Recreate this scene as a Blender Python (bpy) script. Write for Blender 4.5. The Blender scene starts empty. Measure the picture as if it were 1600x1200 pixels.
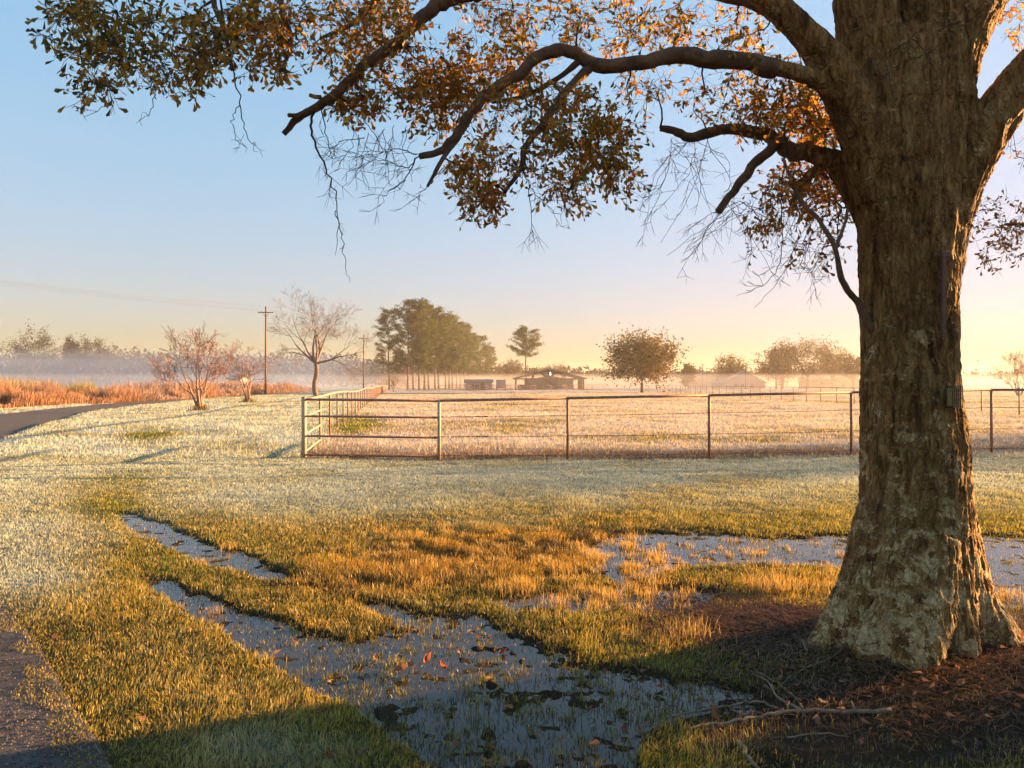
import bpy, math, random
import numpy as np
from mathutils import Vector, Matrix
R = math.radians
sc = bpy.context.scene
# ------------------------------------------------------------------ camera, sky, sun, exposure
CAM_H = 1.65
F = 1164.0                      # focal length in photo pixels (1600 wide)
cd = bpy.data.cameras.new('camera'); cam = bpy.data.objects.new('camera', cd); sc.collection.objects.link(cam)
cam.location = (0, 0, CAM_H); cam.rotation_euler = (R(90), 0, 0)
cd.lens = 36 * F / 1600; cd.sensor_width = 36; cd.clip_end = 5000; cd.clip_start = 0.05
sc.camera = cam
SUN_AZ, SUN_EL = R(69), R(8)
w = bpy.data.worlds.new('World'); sc.world = w; w.use_nodes = True
nt = w.node_tree
sky = nt.nodes.new('ShaderNodeTexSky'); sky.sky_type = 'NISHITA'; sky.sun_disc = False
sky.sun_elevation = SUN_EL; sky.sun_rotation = SUN_AZ; sky.air_density = 2.0; sky.dust_density = 0.5; sky.ozone_density = 5.0
bg = nt.nodes['Background']; bg.inputs[1].default_value = 0.15
def vm(op, a, b):               # soft shoulder on the sky's very bright horizon: c / (c + k)
    v = nt.nodes.new('ShaderNodeVectorMath'); v.operation = op; nt.links.new(a, v.inputs[0])
    if isinstance(b, tuple): v.inputs[1].default_value = b
    else: nt.links.new(b, v.inputs[1])
    return v.outputs[0]
c_ = vm('DIVIDE', sky.outputs[0], vm('ADD', sky.outputs[0], (1.6, 0.8, 0.8)))
nt.links.new(vm('MULTIPLY', c_, (1.42, 1.09, 1.40)), bg.inputs[0])
S = Vector((math.sin(SUN_AZ)*math.cos(SUN_EL), math.cos(SUN_AZ)*math.cos(SUN_EL), math.sin(SUN_EL)))
ld = bpy.data.lights.new('sun', 'SUN'); ld.energy = 5.0; ld.angle = R(0.6); ld.color = (1.0, 0.55, 0.22)
sun = bpy.data.objects.new('sun', ld); sc.collection.objects.link(sun)
sun.rotation_euler = S.to_track_quat('Z', 'Y').to_euler(); sun.location = (30, 10, 20)
sc.view_settings.view_transform = 'Standard'; sc.view_settings.look = 'None'
sc.view_settings.exposure = 2.6; sc.view_settings.gamma = 1
sc.render.engine = 'CYCLES'
cy = sc.cycles
cy.max_bounces = 6; cy.diffuse_bounces = 2; cy.glossy_bounces = 3; cy.transmission_bounces = 3; cy.volume_bounces = 1
cy.transparent_max_bounces = 8; cy.use_denoising = True; cy.caustics_reflective = False; cy.caustics_refractive = False
cy.use_adaptive_sampling = True; cy.adaptive_threshold = 0.02
try: cy.denoiser = 'OPENIMAGEDENOISE'; cy.denoising_input_passes = 'RGB_ALBEDO_NORMAL'
except Exception: pass
HAZE_D, HAZE_COL, HAZE_G = 0.00036, (0.95, 0.88, 0.78, 1), 0.35

rng = np.random.default_rng(7)
random.seed(7)
# ------------------------------------------------------------------ helpers
def P(px, py, d):               # photo pixel at depth d -> world
    return np.array(((px-800)*d/F, d, CAM_H-(py-600)*d/F))
def G(px, py):                  # photo pixel on the ground -> (x, y)
    d = CAM_H*F/(py-600.0); return ((px-800)*d/F, d)
def hashg(ix, iy, iz, seed):
    h = (ix*374761393 + iy*668265263 + iz*2147483647 + seed*1274126177) & 0xffffffff
    h = ((h ^ (h >> 13)) * 1274126177) & 0xffffffff
    return ((h ^ (h >> 16)) & 0xffff) / 65535.0
def noise3(x, y, z, seed=0):    # value noise, -1..1
    x = np.asarray(x, float); y = np.asarray(y, float); z = np.asarray(z, float)
    x, y, z = np.broadcast_arrays(x, y, z)
    xi = np.floor(x).astype(np.int64); yi = np.floor(y).astype(np.int64); zi = np.floor(z).astype(np.int64)
    fx, fy, fz = x-xi, y-yi, z-zi
    ux, uy, uz = fx*fx*(3-2*fx), fy*fy*(3-2*fy), fz*fz*(3-2*fz)
    r = 0
    for a in (0, 1):
        wx = ux if a else 1-ux
        for b in (0, 1):
            wy = uy if b else 1-uy
            for c in (0, 1):
                wz = uz if c else 1-uz
                r = r + wx*wy*wz*hashg(xi+a, yi+b, zi+c, seed)
    return r*2-1
def fbm(x, y, z=0.0, seed=0, octv=4):
    r = 0; a = 0.5
    for i in range(octv):
        r = r + a*noise3(np.asarray(x)*2**i, np.asarray(y)*2**i, np.asarray(z)*2**i, seed+i*17); a *= 0.55
    return r
def sstep(a, b, x):
    t = np.clip((np.asarray(x, float)-a)/(b-a), 0, 1); return t*t*(3-2*t)
def tag(o, label=None, cat=None, group=None, kind=None):
    if label: o['label'] = label
    if cat: o['category'] = cat
    if group: o['group'] = group
    if kind: o['kind'] = kind
    return o
def empty(name, loc=(0, 0, 0), rz=0.0, label=None, cat=None, group=None):
    o = bpy.data.objects.new(name, None); sc.collection.objects.link(o); o.location = loc; o.rotation_euler = (0, 0, rz)
    o.empty_display_size = 0.1
    return tag(o, label, cat, group)
def copy_tree(o, parent=None):
    c = o.copy(); sc.collection.objects.link(c)
    if parent: c.parent = parent
    for ch in [x for x in bpy.data.objects if x.parent == o]: copy_tree(ch, c)
    return c

class MB:
    """collects polygons; build() links ONE mesh object"""
    def __init__(s): s.v = []; s.q = []; s.t = []; s.c = []; s.n = 0
    def add(s, v, q=None, t=None, c=None):
        v = np.asarray(v, float).reshape(-1, 3)
        if q is not None and len(q): s.q.append(np.asarray(q, np.int64).reshape(-1, 4)+s.n)
        if t is not None and len(t): s.t.append(np.asarray(t, np.int64).reshape(-1, 3)+s.n)
        s.v.append(v); s.n += len(v)
        if c is not None:
            c = np.asarray(c, float)
            s.c.append(np.broadcast_to(c, (len(v), 3)) if c.ndim == 1 else c)
        return s
    def box(s, c, d, rz=0.0, M=None, col=None):
        x, y, z = (k/2 for k in d)
        v = np.array([(-x,-y,-z),(x,-y,-z),(x,y,-z),(-x,y,-z),(-x,-y,z),(x,-y,z),(x,y,z),(-x,y,z)], float)
        if M is not None: v = v @ np.array(M.to_3x3()).T
        if rz:
            a, b = math.cos(rz), math.sin(rz); v = v @ np.array([[a, b, 0], [-b, a, 0], [0, 0, 1]])
        return s.add(v+np.array(c), q=[(0,3,2,1),(4,5,6,7),(0,1,5,4),(1,2,6,5),(2,3,7,6),(3,0,4,7)], c=col)
    def bar(s, a, b, wd, ht, col=None):      # rectangular bar from a to b
        a = Vector(a); b = Vector(b); d = b-a; M = d.to_track_quat('X', 'Z').to_matrix()
        return s.box((a+b)/2, (d.length, wd, ht), M=M, col=col)
    def tube(s, pts, rad, n=6, cap=True, col=None):
        pts = np.asarray(pts, float); m = len(pts)
        rad = np.broadcast_to(np.asarray(rad, float), (m,))
        tg = np.gradient(pts, axis=0); tg /= np.maximum(np.linalg.norm(tg, axis=1, keepdims=True), 1e-9)
        up = np.array((0, 0, 1.0)) if abs(tg[:, 2]).mean() < 0.8 else np.array((1.0, 0.1, 0))
        sd = np.cross(tg, up); sd /= np.maximum(np.linalg.norm(sd, axis=1, keepdims=True), 1e-9)
        bn = np.cross(sd, tg)
        a = np.arange(n)*2*math.pi/n
        ring = pts[:, None, :] + rad[:, None, None]*(np.cos(a)[None, :, None]*sd[:, None, :]+np.sin(a)[None, :, None]*bn[:, None, :])
        v = ring.reshape(-1, 3)
        i = np.arange(m-1)[:, None]*n; j = np.arange(n)[None, :]; k = (j+1) % n
        q = np.stack([i+j, i+k, i+n+k, i+n+j], -1).reshape(-1, 4)
        t = None
        if cap:
            v = np.vstack([v, pts[0], pts[-1]]); e0 = m*n
            jj = np.arange(n); kk = (jj+1) % n
            t = np.vstack([np.stack([kk, jj, np.full(n, e0)], -1), np.stack([(m-1)*n+jj, (m-1)*n+kk, np.full(n, e0+1)], -1)])
        return s.add(v, q=q, t=t, c=col)
    def build(s, name, mat, parent=None, smooth=False, loc=None):
        v = np.vstack(s.v) if s.v else np.zeros((0, 3))
        q = np.vstack(s.q) if s.q else np.zeros((0, 4), np.int64)
        t = np.vstack(s.t) if s.t else np.zeros((0, 3), np.int64)
        o = mesh_obj(name, v, q, t, mat, np.vstack(s.c) if s.c else None, smooth)
        if parent is not None: o.parent = parent
        if loc is not None: o.location = loc
        return o
def mesh_obj(name, v, q, t, mat, col=None, smooth=False):
    me = bpy.data.meshes.new(name)
    me.vertices.add(len(v)); me.vertices.foreach_set('co', np.ascontiguousarray(v, np.float32).ravel())
    nl = len(q)*4+len(t)*3; me.loops.add(nl)
    me.loops.foreach_set('vertex_index', np.concatenate([q.ravel(), t.ravel()]).astype(np.int32))
    me.polygons.add(len(q)+len(t))
    ls = np.concatenate([np.arange(len(q))*4, len(q)*4+np.arange(len(t))*3]).astype(np.int32)
    me.polygons.foreach_set('loop_start', ls)
    me.polygons.foreach_set('use_smooth', np.full(len(q)+len(t), smooth))
    me.update(calc_edges=True)
    if col is not None:
        a = me.color_attributes.new('Col', 'FLOAT_COLOR', 'POINT')
        a.data.foreach_set('color', np.hstack([col, np.ones((len(col), 1))]).astype(np.float32).ravel())
    if mat: me.materials.append(mat)
    o = bpy.data.objects.new(name, me); sc.collection.objects.link(o)
    return o
def smooth_path(pts, k=6):      # Catmull-Rom through rows (any columns)
    p = np.asarray(pts, float); p = np.vstack([2*p[0]-p[1], p, 2*p[-1]-p[-2]]); out = []
    for i in range(1, len(p)-2):
        for t in np.linspace(0, 1, k, endpoint=False):
            a, b, c, d = p[i-1], p[i], p[i+1], p[i+2]
            out.append(0.5*((2*b)+(c-a)*t+(2*a-5*b+4*c-d)*t*t+(3*b-a-3*c+d)*t**3))
    out.append(p[-2]); return np.array(out)

# ------------------------------------------------------------------ materials
def mat_new(name):
    m = bpy.data.materials.new(name); m.use_nodes = True; n = m.node_tree; n.nodes.clear()
    out = n.nodes.new('ShaderNodeOutputMaterial'); return m, n, out
def nz(n, scale, detail=4, rough=0.6, vec=None, dist=0.0):
    t = n.nodes.new('ShaderNodeTexNoise'); t.inputs['Scale'].default_value = scale; t.inputs['Detail'].default_value = detail
    t.inputs['Roughness'].default_value = rough; t.inputs['Distortion'].default_value = dist
    if vec is not None: n.links.new(vec, t.inputs['Vector'])
    return t
def ramp(n, fac, stops):
    r = n.nodes.new('ShaderNodeValToRGB'); e = r.color_ramp.elements
    while len(e) < len(stops): e.new(0.5)
    for k, (p, c) in zip(e, stops): k.position = p; k.color = (*c, 1) if len(c) == 3 else c
    n.links.new(fac, r.inputs['Fac']); return r
def mixc(n, a, b, fac, mode='MIX'):
    m = n.nodes.new('ShaderNodeMix'); m.data_type = 'RGBA'; m.blend_type = mode
    for s, v in ((m.inputs[0], fac), (m.inputs[6], a), (m.inputs[7], b)):
        if isinstance(v, (int, float)): s.default_value = v
        elif isinstance(v, tuple): s.default_value = (*v, 1)
        else: n.links.new(v, s)
    return m.outputs[2]
def leafy(name, transl=0.45, gloss=0.08, colattr=True, color=(0.1, 0.1, 0.05)):
    m, n, out = mat_new(name)
    d = n.nodes.new('ShaderNodeBsdfDiffuse'); t = n.nodes.new('ShaderNodeBsdfTranslucent'); g = n.nodes.new('ShaderNodeBsdfGlossy')
    g.inputs['Roughness'].default_value = 0.45
    if colattr:
        a = n.nodes.new('ShaderNodeAttribute'); a.attribute_name = 'Col'; c = a.outputs['Color']
        n.links.new(c, d.inputs[0]); n.links.new(c, t.inputs[0])
    else:
        d.inputs[0].default_value = (*color, 1); t.inputs[0].default_value = (*color, 1)
    m1 = n.nodes.new('ShaderNodeMixShader'); m1.inputs[0].default_value = transl
    n.links.new(d.outputs[0], m1.inputs[1]); n.links.new(t.outputs[0], m1.inputs[2])
    m2 = n.nodes.new('ShaderNodeMixShader'); m2.inputs[0].default_value = gloss
    g.inputs[0].default_value = (0.6, 0.6, 0.6, 1)
    n.links.new(m1.outputs[0], m2.inputs[1]); n.links.new(g.outputs[0], m2.inputs[2]); n.links.new(m2.outputs[0], out.inputs[0])
    return m
def solid(name, c1, c2=None, scale=8, rough=0.7, metal=0.0, bump=0.3, bscale=40, stretch=(1, 1, 1)):
    m, n, out = mat_new(name); b = n.nodes.new('ShaderNodeBsdfPrincipled')
    tc = n.nodes.new('ShaderNodeTexCoord'); mp = n.nodes.new('ShaderNodeMapping'); mp.inputs['Scale'].default_value = stretch
    n.links.new(tc.outputs['Object'], mp.inputs[0]); v = mp.outputs[0]
    c2 = c2 or tuple(k*0.6 for k in c1)
    t = nz(n, scale, 5, 0.65, v); r = ramp(n, t.outputs[0], [(0.35, c1), (0.65, c2)])
    n.links.new(r.outputs[0], b.inputs['Base Color']); b.inputs['Roughness'].default_value = rough; b.inputs['Metallic'].default_value = metal
    t2 = nz(n, bscale, 4, 0.6, v); bp = n.nodes.new('ShaderNodeBump'); bp.inputs['Strength'].default_value = bump; bp.inputs['Distance'].default_value = 0.01
    n.links.new(t2.outputs[0], bp.inputs['Height']); n.links.new(bp.outputs[0], b.inputs['Normal'])
    n.links.new(b.outputs[0], out.inputs[0]); return m
def bark_mat():
    m, n, out = mat_new('oak_bark'); b = n.nodes.new('ShaderNodeBsdfPrincipled'); b.inputs['Roughness'].default_value = 0.85
    b.inputs['Specular IOR Level'].default_value = 0.2
    tc = n.nodes.new('ShaderNodeTexCoord'); mp = n.nodes.new('ShaderNodeMapping'); mp.inputs['Scale'].default_value = (1, 1, 0.25)
    n.links.new(tc.outputs['Object'], mp.inputs[0]); o = tc.outputs['Object']
    base = ramp(n, nz(n, 16, 9, 0.75, mp.outputs[0], 0.6).outputs[0], [(0.36, (0.06, 0.027, 0.008)), (0.5, (0.28, 0.15, 0.043)), (0.66, (0.47, 0.30, 0.11))])
    # lichen crusts: separate spots, more of them towards the foot of the trunk
    sep = n.nodes.new('ShaderNodeSeparateXYZ'); n.links.new(o, sep.inputs[0])
    mr = n.nodes.new('ShaderNodeMapRange'); mr.inputs[1].default_value = 0.0; mr.inputs[2].default_value = 2.2; mr.inputs[3].default_value = 0.11; mr.inputs[4].default_value = 0.0
    n.links.new(sep.outputs[2], mr.inputs[0])
    ln = nz(n, 8.0, 10, 0.8, o, 0.3)
    ad = n.nodes.new('ShaderNodeMath'); n.links.new(ln.outputs[0], ad.inputs[0]); n.links.new(mr.outputs[0], ad.inputs[1])
    lm = ramp(n, ad.outputs[0], [(0.59, (0, 0, 0)), (0.62, (1, 1, 1))])
    lc = ramp(n, nz(n, 30, 4, 0.7, o).outputs[0], [(0.35, (0.42, 0.28, 0.11)), (0.65, (0.72, 0.53, 0.27))])
    c = mixc(n, base.outputs[0], lc.outputs[0], lm.outputs[0])
    rn = ramp(n, nz(n, 2.3, 4, 0.6, o).outputs[0], [(0.56, (0, 0, 0)), (0.68, (1, 1, 1))])
    mu = n.nodes.new('ShaderNodeMath'); mu.operation = 'MULTIPLY'; mu.inputs[1].default_value = 0.6; n.links.new(rn.outputs[0], mu.inputs[0])
    c = mixc(n, c, (0.15, 0.06, 0.028), mu.outputs[0])
    n.links.new(c, b.inputs['Base Color'])
    wn = nz(n, 7, 5, 0.6, o); wv = n.nodes.new('ShaderNodeVectorMath'); wv.operation = 'SCALE'; wv.inputs['Scale'].default_value = 0.09; n.links.new(wn.outputs['Color'], wv.inputs[0])
    av = n.nodes.new('ShaderNodeVectorMath'); n.links.new(mp.outputs[0], av.inputs[0]); n.links.new(wv.outputs[0], av.inputs[1])
    vo = n.nodes.new('ShaderNodeTexVoronoi'); vo.feature = 'DISTANCE_TO_EDGE'; vo.inputs['Scale'].default_value = 30; n.links.new(av.outputs[0], vo.inputs['Vector'])
    pl = n.nodes.new('ShaderNodeMapRange'); pl.inputs[1].default_value = 0.0; pl.inputs[2].default_value = 0.22; n.links.new(vo.outputs[0], pl.inputs[0])
    h1 = nz(n, 60, 8, 0.75, mp.outputs[0], 0.8)
    mh = n.nodes.new('ShaderNodeMath'); mh.operation = 'MULTIPLY_ADD'; mh.inputs[1].default_value = 0.8; n.links.new(h1.outputs[0], mh.inputs[0]); n.links.new(pl.outputs[0], mh.inputs[2])
    bp = n.nodes.new('ShaderNodeBump'); bp.inputs['Strength'].default_value = 1.0; bp.inputs['Distance'].default_value = 0.022
    n.links.new(mh.outputs[0], bp.inputs['Height']); n.links.new(bp.outputs[0], b.inputs['Normal']); n.links.new(b.outputs[0], out.inputs[0])
    return m
def ground_mat():
    m, n, out = mat_new('soil_and_turf'); b = n.nodes.new('ShaderNodeBsdfPrincipled'); b.inputs['Roughness'].default_value = 0.95
    b.inputs['Specular IOR Level'].default_value = 0.1
    a = n.nodes.new('ShaderNodeAttribute'); a.attribute_name = 'Col'
    tc = n.nodes.new('ShaderNodeTexCoord'); o = tc.outputs['Object']
    r1 = ramp(n, nz(n, 22, 8, 0.75, o).outputs[0], [(0.3, (0.5, 0.47, 0.42)), (0.7, (1.35, 1.35, 1.35))])
    c = mixc(n, a.outputs['Color'], r1.outputs[0], 1.0, 'MULTIPLY')
    mp = n.nodes.new('ShaderNodeMapping'); mp.inputs['Scale'].default_value = (0.35, 1, 1); n.links.new(o, mp.inputs[0])
    r2 = ramp(n, nz(n, 0.45, 7, 0.7, mp.outputs[0]).outputs[0], [(0.35, (0.62, 0.6, 0.58)), (0.6, (1.12, 1.12, 1.12))])
    c = mixc(n, c, r2.outputs[0], 1.0, 'MULTIPLY')
    n.links.new(c, b.inputs['Base Color'])
    bp = n.nodes.new('ShaderNodeBump'); bp.inputs['Strength'].default_value = 1.0; bp.inputs['Distance'].default_value = 0.05
    n.links.new(nz(n, 14, 8, 0.8, o).outputs[0], bp.inputs['Height']); n.links.new(bp.outputs[0], b.inputs['Normal']); n.links.new(b.outputs[0], out.inputs[0])
    return m
def water_mat():
    m, n, out = mat_new('shallow_water'); b = n.nodes.new('ShaderNodeBsdfPrincipled')
    b.inputs['Base Color'].default_value = (0.034, 0.024, 0.013, 1); b.inputs['Roughness'].default_value = 0.03; b.inputs['IOR'].default_value = 1.34
    tc = n.nodes.new('ShaderNodeTexCoord'); bp = n.nodes.new('ShaderNodeBump'); bp.inputs['Strength'].default_value = 0.25; bp.inputs['Distance'].default_value = 0.004
    n.links.new(nz(n, 16, 3, 0.5, tc.outputs['Object']).outputs[0], bp.inputs['Height']); n.links.new(bp.outputs[0], b.inputs['Normal'])
    n.links.new(b.outputs[0], out.inputs[0]); return m
def vol_mat(name, dens, col, g):
    m, n, out = mat_new(name); v = n.nodes.new('ShaderNodeVolumePrincipled')
    v.inputs['Color'].default_value = col; v.inputs['Density'].default_value = dens; v.inputs['Anisotropy'].default_value = g
    n.links.new(v.outputs[0], out.inputs['Volume']); return m
M = dict(
    bark=bark_mat(), ground=ground_mat(), water=water_mat(),
    limb=solid('limb_bark', (0.17, 0.095, 0.045), (0.07, 0.04, 0.02), 12, 0.9, 0, 0.9, 45),
    twig=solid('twig_bark', (0.065, 0.036, 0.022), (0.035, 0.02, 0.014), 20, 0.85),
    grass=leafy('grass_blades', 0.4, 0.05), leaf=leafy('oak_leaves', 0.55, 0.04), far_leaf=leafy('crown_leaves', 0.3, 0.02),
    brush=leafy('dry_weeds', 0.4, 0.02),
    steel=solid('rusty_pipe', (0.36, 0.19, 0.12), (0.20, 0.10, 0.065), 14, 0.6, 0.1, 0.2, 60),
    pale_pipe=solid('weathered_pipe', (0.48, 0.38, 0.28), (0.32, 0.22, 0.15), 9, 0.65, 0.0, 0.2, 50),
    wire=solid('rusty_wire', (0.13, 0.07, 0.045), (0.07, 0.04, 0.03), 30, 0.6, 0.2),
    road=solid('worn_asphalt', (0.09, 0.072, 0.064), (0.03, 0.025, 0.022), 3.3, 0.85, 0, 1.0, 90),
    polewood=solid('pole_wood', (0.17, 0.10, 0.065), (0.09, 0.055, 0.04), 5, 0.85, 0, 0.4, 20, (1, 1, 0.1)),
    palebark=solid('pale_bark', (0.31, 0.20, 0.15), (0.17, 0.11, 0.085), 6, 0.85, 0, 0.4, 20, (1, 1, 0.3)),
    elmbark=solid('elm_bark', (0.20, 0.14, 0.10), (0.11, 0.075, 0.055), 6, 0.85, 0, 0.4, 20, (1, 1, 0.3)),
    pinebark=solid('pine_bark', (0.11, 0.075, 0.055), (0.06, 0.04, 0.03), 3, 0.9, 0, 0.6, 12, (1, 1, 0.3)),
    barn_wall=solid('barn_siding', (0.20, 0.165, 0.12), (0.16, 0.13, 0.10), 1.5, 0.8),
    barn_roof=solid('barn_roofing', (0.10, 0.085, 0.07), (0.07, 0.06, 0.05), 1, 0.6),
    beam=solid('barn_beams', (0.11, 0.08, 0.055), (0.08, 0.055, 0.04), 2, 0.8),
    dark=solid('dark_door', (0.04, 0.033, 0.028), (0.03, 0.025, 0.02), 2, 0.8),
    pale=solid('pale_siding', (0.36, 0.33, 0.30), (0.30, 0.27, 0.25), 1.2, 0.7),
    tin=solid('blue_grey_tin', (0.26, 0.26, 0.28), (0.2, 0.2, 0.21), 2, 0.5),
    ceramic=solid('insulator', (0.4, 0.35, 0.3), None, 4, 0.3),
    stick=solid('dead_stick', (0.27, 0.20, 0.13), (0.13, 0.09, 0.055), 14, 0.85, 0, 0.4, 40),
    slat=solid('brown_slat', (0.09, 0.035, 0.015), (0.05, 0.02, 0.01), 9, 0.6),
    cage=solid('dark_cage_wire', (0.02, 0.022, 0.015), None, 9, 0.4, 0.5),
    suet=solid('suet_block', (0.30, 0.22, 0.06), (0.18, 0.12, 0.035), 60, 0.8, 0, 0.8, 90),
)
# ------------------------------------------------------------------ maps of the lawn, laid out on the ground plane
def inpoly(px, py, poly):
    c = np.zeros(np.shape(px), bool); n = len(poly); j = n-1
    for i in range(n):
        xi, yi = poly[i]; xj, yj = poly[j]
        if yi != yj: c ^= ((yi > py) != (yj > py)) & (px < (xj-xi)*(py-yi)/(yj-yi)+xi)
        j = i
    return c
GX = np.arange(-400, 2400, 4.0); GY = np.arange(602, 1500, 3.0)
gpx, gpy = np.meshgrid(GX, GY)
def blur(a, n):
    for _ in range(n):
        a = (np.roll(a, 1, 0)+a+np.roll(a, -1, 0))/3; a = (np.roll(a, 1, 1)+a+np.roll(a, -1, 1))/3
    return a
POOLS = [
 [(182,803),(212,803),(250,816),(300,838),(350,856),(400,872),(440,892),(455,905),(415,905),(380,896),(330,880),(290,868),(250,850),(215,838)],
 [(425,890),(470,903),(540,925),(600,940),(650,955),(640,975),(560,950),(490,925)],
 [(208,893),(250,902),(300,922),(360,948),(420,968),(480,985),(540,1000),(600,1008),(620,1060),(560,1110),(500,1085),(450,1050),(400,1025),(350,985),(290,955),(240,925)],
 [(560,1000),(620,965),(700,955),(770,965),(840,1000),(920,1035),(1010,1048),(1110,1068),(1195,1088),(1190,1112),(1120,1120),(1040,1135),(1000,1165),(990,1215),(960,1300),(800,1320),(700,1280),(650,1180),(560,1120)],
 [(905,862),(960,838),(1010,832),(1100,834),(1200,838),(1330,838),(1600,840),(2000,840),(2200,900),(1800,950),(1580,950),(1500,920),(1330,882),(1200,884),(1110,880),(1040,892),(975,908),(925,886)],
 [(760,930),(850,925),(960,915),(1050,905),(1130,925),(1120,945),(1060,965),(960,960),(870,955),(800,950)],
 [(1190,1170),(1290,1190),(1280,1230),(1160,1215)],
]
strength = [1.35, .8, 1.2, 1.05, 1.4, .85, .4]
wet = np.zeros(gpx.shape)
for pl, s_ in zip(POOLS, strength): wet = np.maximum(wet, inpoly(gpx, gpy, pl)*s_)
wetb = blur(wet, 6); wetw = blur(wet, 12)
def blob(cx, cy, rx, ry): return np.exp(-(((gpx-cx)/rx)**2+((gpy-cy)/ry)**2))
edge = 770+45*np.exp(-((gpx-1300)/500)**2)
frost = 1-sstep(0, 110, gpy-(728+22*np.exp(-((gpx-500)/350)**2)))
leftf = (1-sstep(120, 330, gpx+0.45*(gpy-700)))*(1-sstep(890, 1010, gpy))
frost = np.maximum(frost, leftf)
green = np.clip(1.0*blob(235,683,45,9)+.55*blob(200,745,60,20)+.9*blob(170,795,70,26)+.9*blob(300,880,150,35)+.25*blob(420,830,120,25)+.9*blob(560,665,40,13)
    +.55*blob(540,680,30,12), 0, 1)
frost = frost*(1-green)
frost = np.maximum(frost, 0.35*blob(420,1170,170,45)+0.25*blob(300,1060,120,60))
rust = np.clip(1.15*blob(760,868,230,48)+.9*blob(980,850,160,22)+.6*blob(1240,925,120,35)+.5*blob(650,1000,220,40)+.8*blob(560,905,180,25), 0, 1)
dirt = np.zeros(gpx.shape)
fy = np.interp(gpx, [475, 686, 887, 1108, 1330, 1549, 1800], [716, 720, 718, 717, 712, 709, 704])
dirt = np.exp(-((gpy-(fy-7))/9.0)**2)*(gpx > 470)
dirt = np.maximum(dirt, sstep(0.2, 0.9, 1.2*blob(1400,1130,360,95)+1.0*blob(1200,990,110,42)+.9*blob(1600,1000,120,60)))
MAPS = dict(wet=wetb, wetw=wetw, frost=frost, green=green, rust=rust, dirt=dirt)
def samp(name, x, y):
    x = np.asarray(x, float); y = np.asarray(y, float); ok = y > 1.9
    yy = np.maximum(y, 1.9); px = 800+x/yy*F; py = 600+CAM_H*F/yy
    a = np.clip((px-GX[0])/4, 0, len(GX)-1.001); b = np.clip((py-GY[0])/3, 0, len(GY)-1.001)
    i = a.astype(int); j = b.astype(int); fx = a-i; fz = b-j; m = MAPS[name]
    return np.where(ok, m[j, i]*(1-fx)*(1-fz)+m[j, i+1]*fx*(1-fz)+m[j+1, i]*(1-fx)*fz+m[j+1, i+1]*fx*fz, 0)
ROAD_IN = smooth_path([(2.2,-8),(0.9,-3),(-0.1,0.6),(-0.95,2.1),(-1.73,3.2),(-2.28,3.84),(-2.98,4.68),(-3.75,5.5),(-4.7,6.7),(-6.6,8.6),(-9.0,11.8),(-11.2,15.2),(-13.1,18.3),(-16.6,25.6),(-21.6,36.9),(-26.4,50.5),(-31.7,74),(-35.4,101),(-38,137),(-41,180),(-46,260),(-55,400)], 8)
tgr = np.gradient(ROAD_IN, axis=0); tgr /= np.linalg.norm(tgr, axis=1, keepdims=True); nrm = np.stack([-tgr[:, 1], tgr[:, 0]], 1)
ROAD_OUT = ROAD_IN+nrm*4.3
road_poly = [tuple(p) for p in ROAD_IN]+[tuple(p) for p in ROAD_OUT[::-1]]
def polyd(x, y, pts):
    d = np.full(np.shape(x), 1e9)
    for i in range(len(pts)-1):
        a, b = pts[i], pts[i+1]; e = b-a; t = np.clip(((x-a[0])*e[0]+(y-a[1])*e[1])/max(e@e, 1e-9), 0, 1)
        d = np.minimum(d, np.hypot(x-a[0]-t*e[0], y-a[1]-t*e[1]))
    return d
DITCH = [G(-260,668), G(-60,651), G(30,646), G(105,641.5), G(108,643), G(40,650), G(-40,660), G(-240,690)]
def height(x, y):
    x = np.asarray(x, float); y = np.asarray(y, float); r = np.hypot(x, y)
    w1 = samp('wet', x, y)+(0.75*fbm(x*2.6, y*2.6, 0, 3, 3)+0.7*fbm(x*9, y*9, 0, 4, 3)-0.06)*sstep(0.02, 0.25, samp('wetw', x, y))
    wetd = sstep(0.36, 0.66, w1)
    h = 0.007+0.012*fbm(x*3, y*3, 0, 5, 3)+0.008*noise3(x*0.9, y*0.9, 0, 8)
    h = h+sstep(17, 30, r)*(0.07+0.13*fbm(x*0.18, y*0.30, 0, 21, 4))
    h = h+0.10*np.exp(-(((x-2.55)/0.95)**2+((y-4.75)/0.75)**2))
    h = h*(1-wetd)+wetd*(-0.0155+0.011*fbm(x*10, y*10, 0, 66, 3))
    dd = inpoly(x, y, DITCH); h = np.where(dd, -0.1, h)
    ro = inpoly(x, y, road_poly); near = ro
    h = np.where(near, -0.01, h)
    return h
def frostv(x, y):
    f = samp('frost', x, y); n_ = fbm(x*0.8, y*0.8, 0, 31, 4); n2 = fbm(x*0.15, y*0.3, 0, 41, 4)
    far = y > 17
    return np.clip(f*(0.95+0.35*n_)+np.where(f > .1, 0.25*n_, 0)-np.where(far, np.maximum(n2+.1, 0)*0.9, 0), 0, 1)
C_FROST = np.array((0.54, 0.61, 0.50)); C_GREEN = np.array((0.105, 0.14, 0.016)); C_STRAW = np.array((0.56, 0.39, 0.10))
C_RUST = np.array((0.40, 0.17, 0.03)); C_SOIL = np.array((0.055, 0.036, 0.022)); C_YG = np.array((0.46, 0.37, 0.04))
def lerp(a, b, t): t = np.asarray(t)[:, None]; return a*(1-t)+b*t

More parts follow.
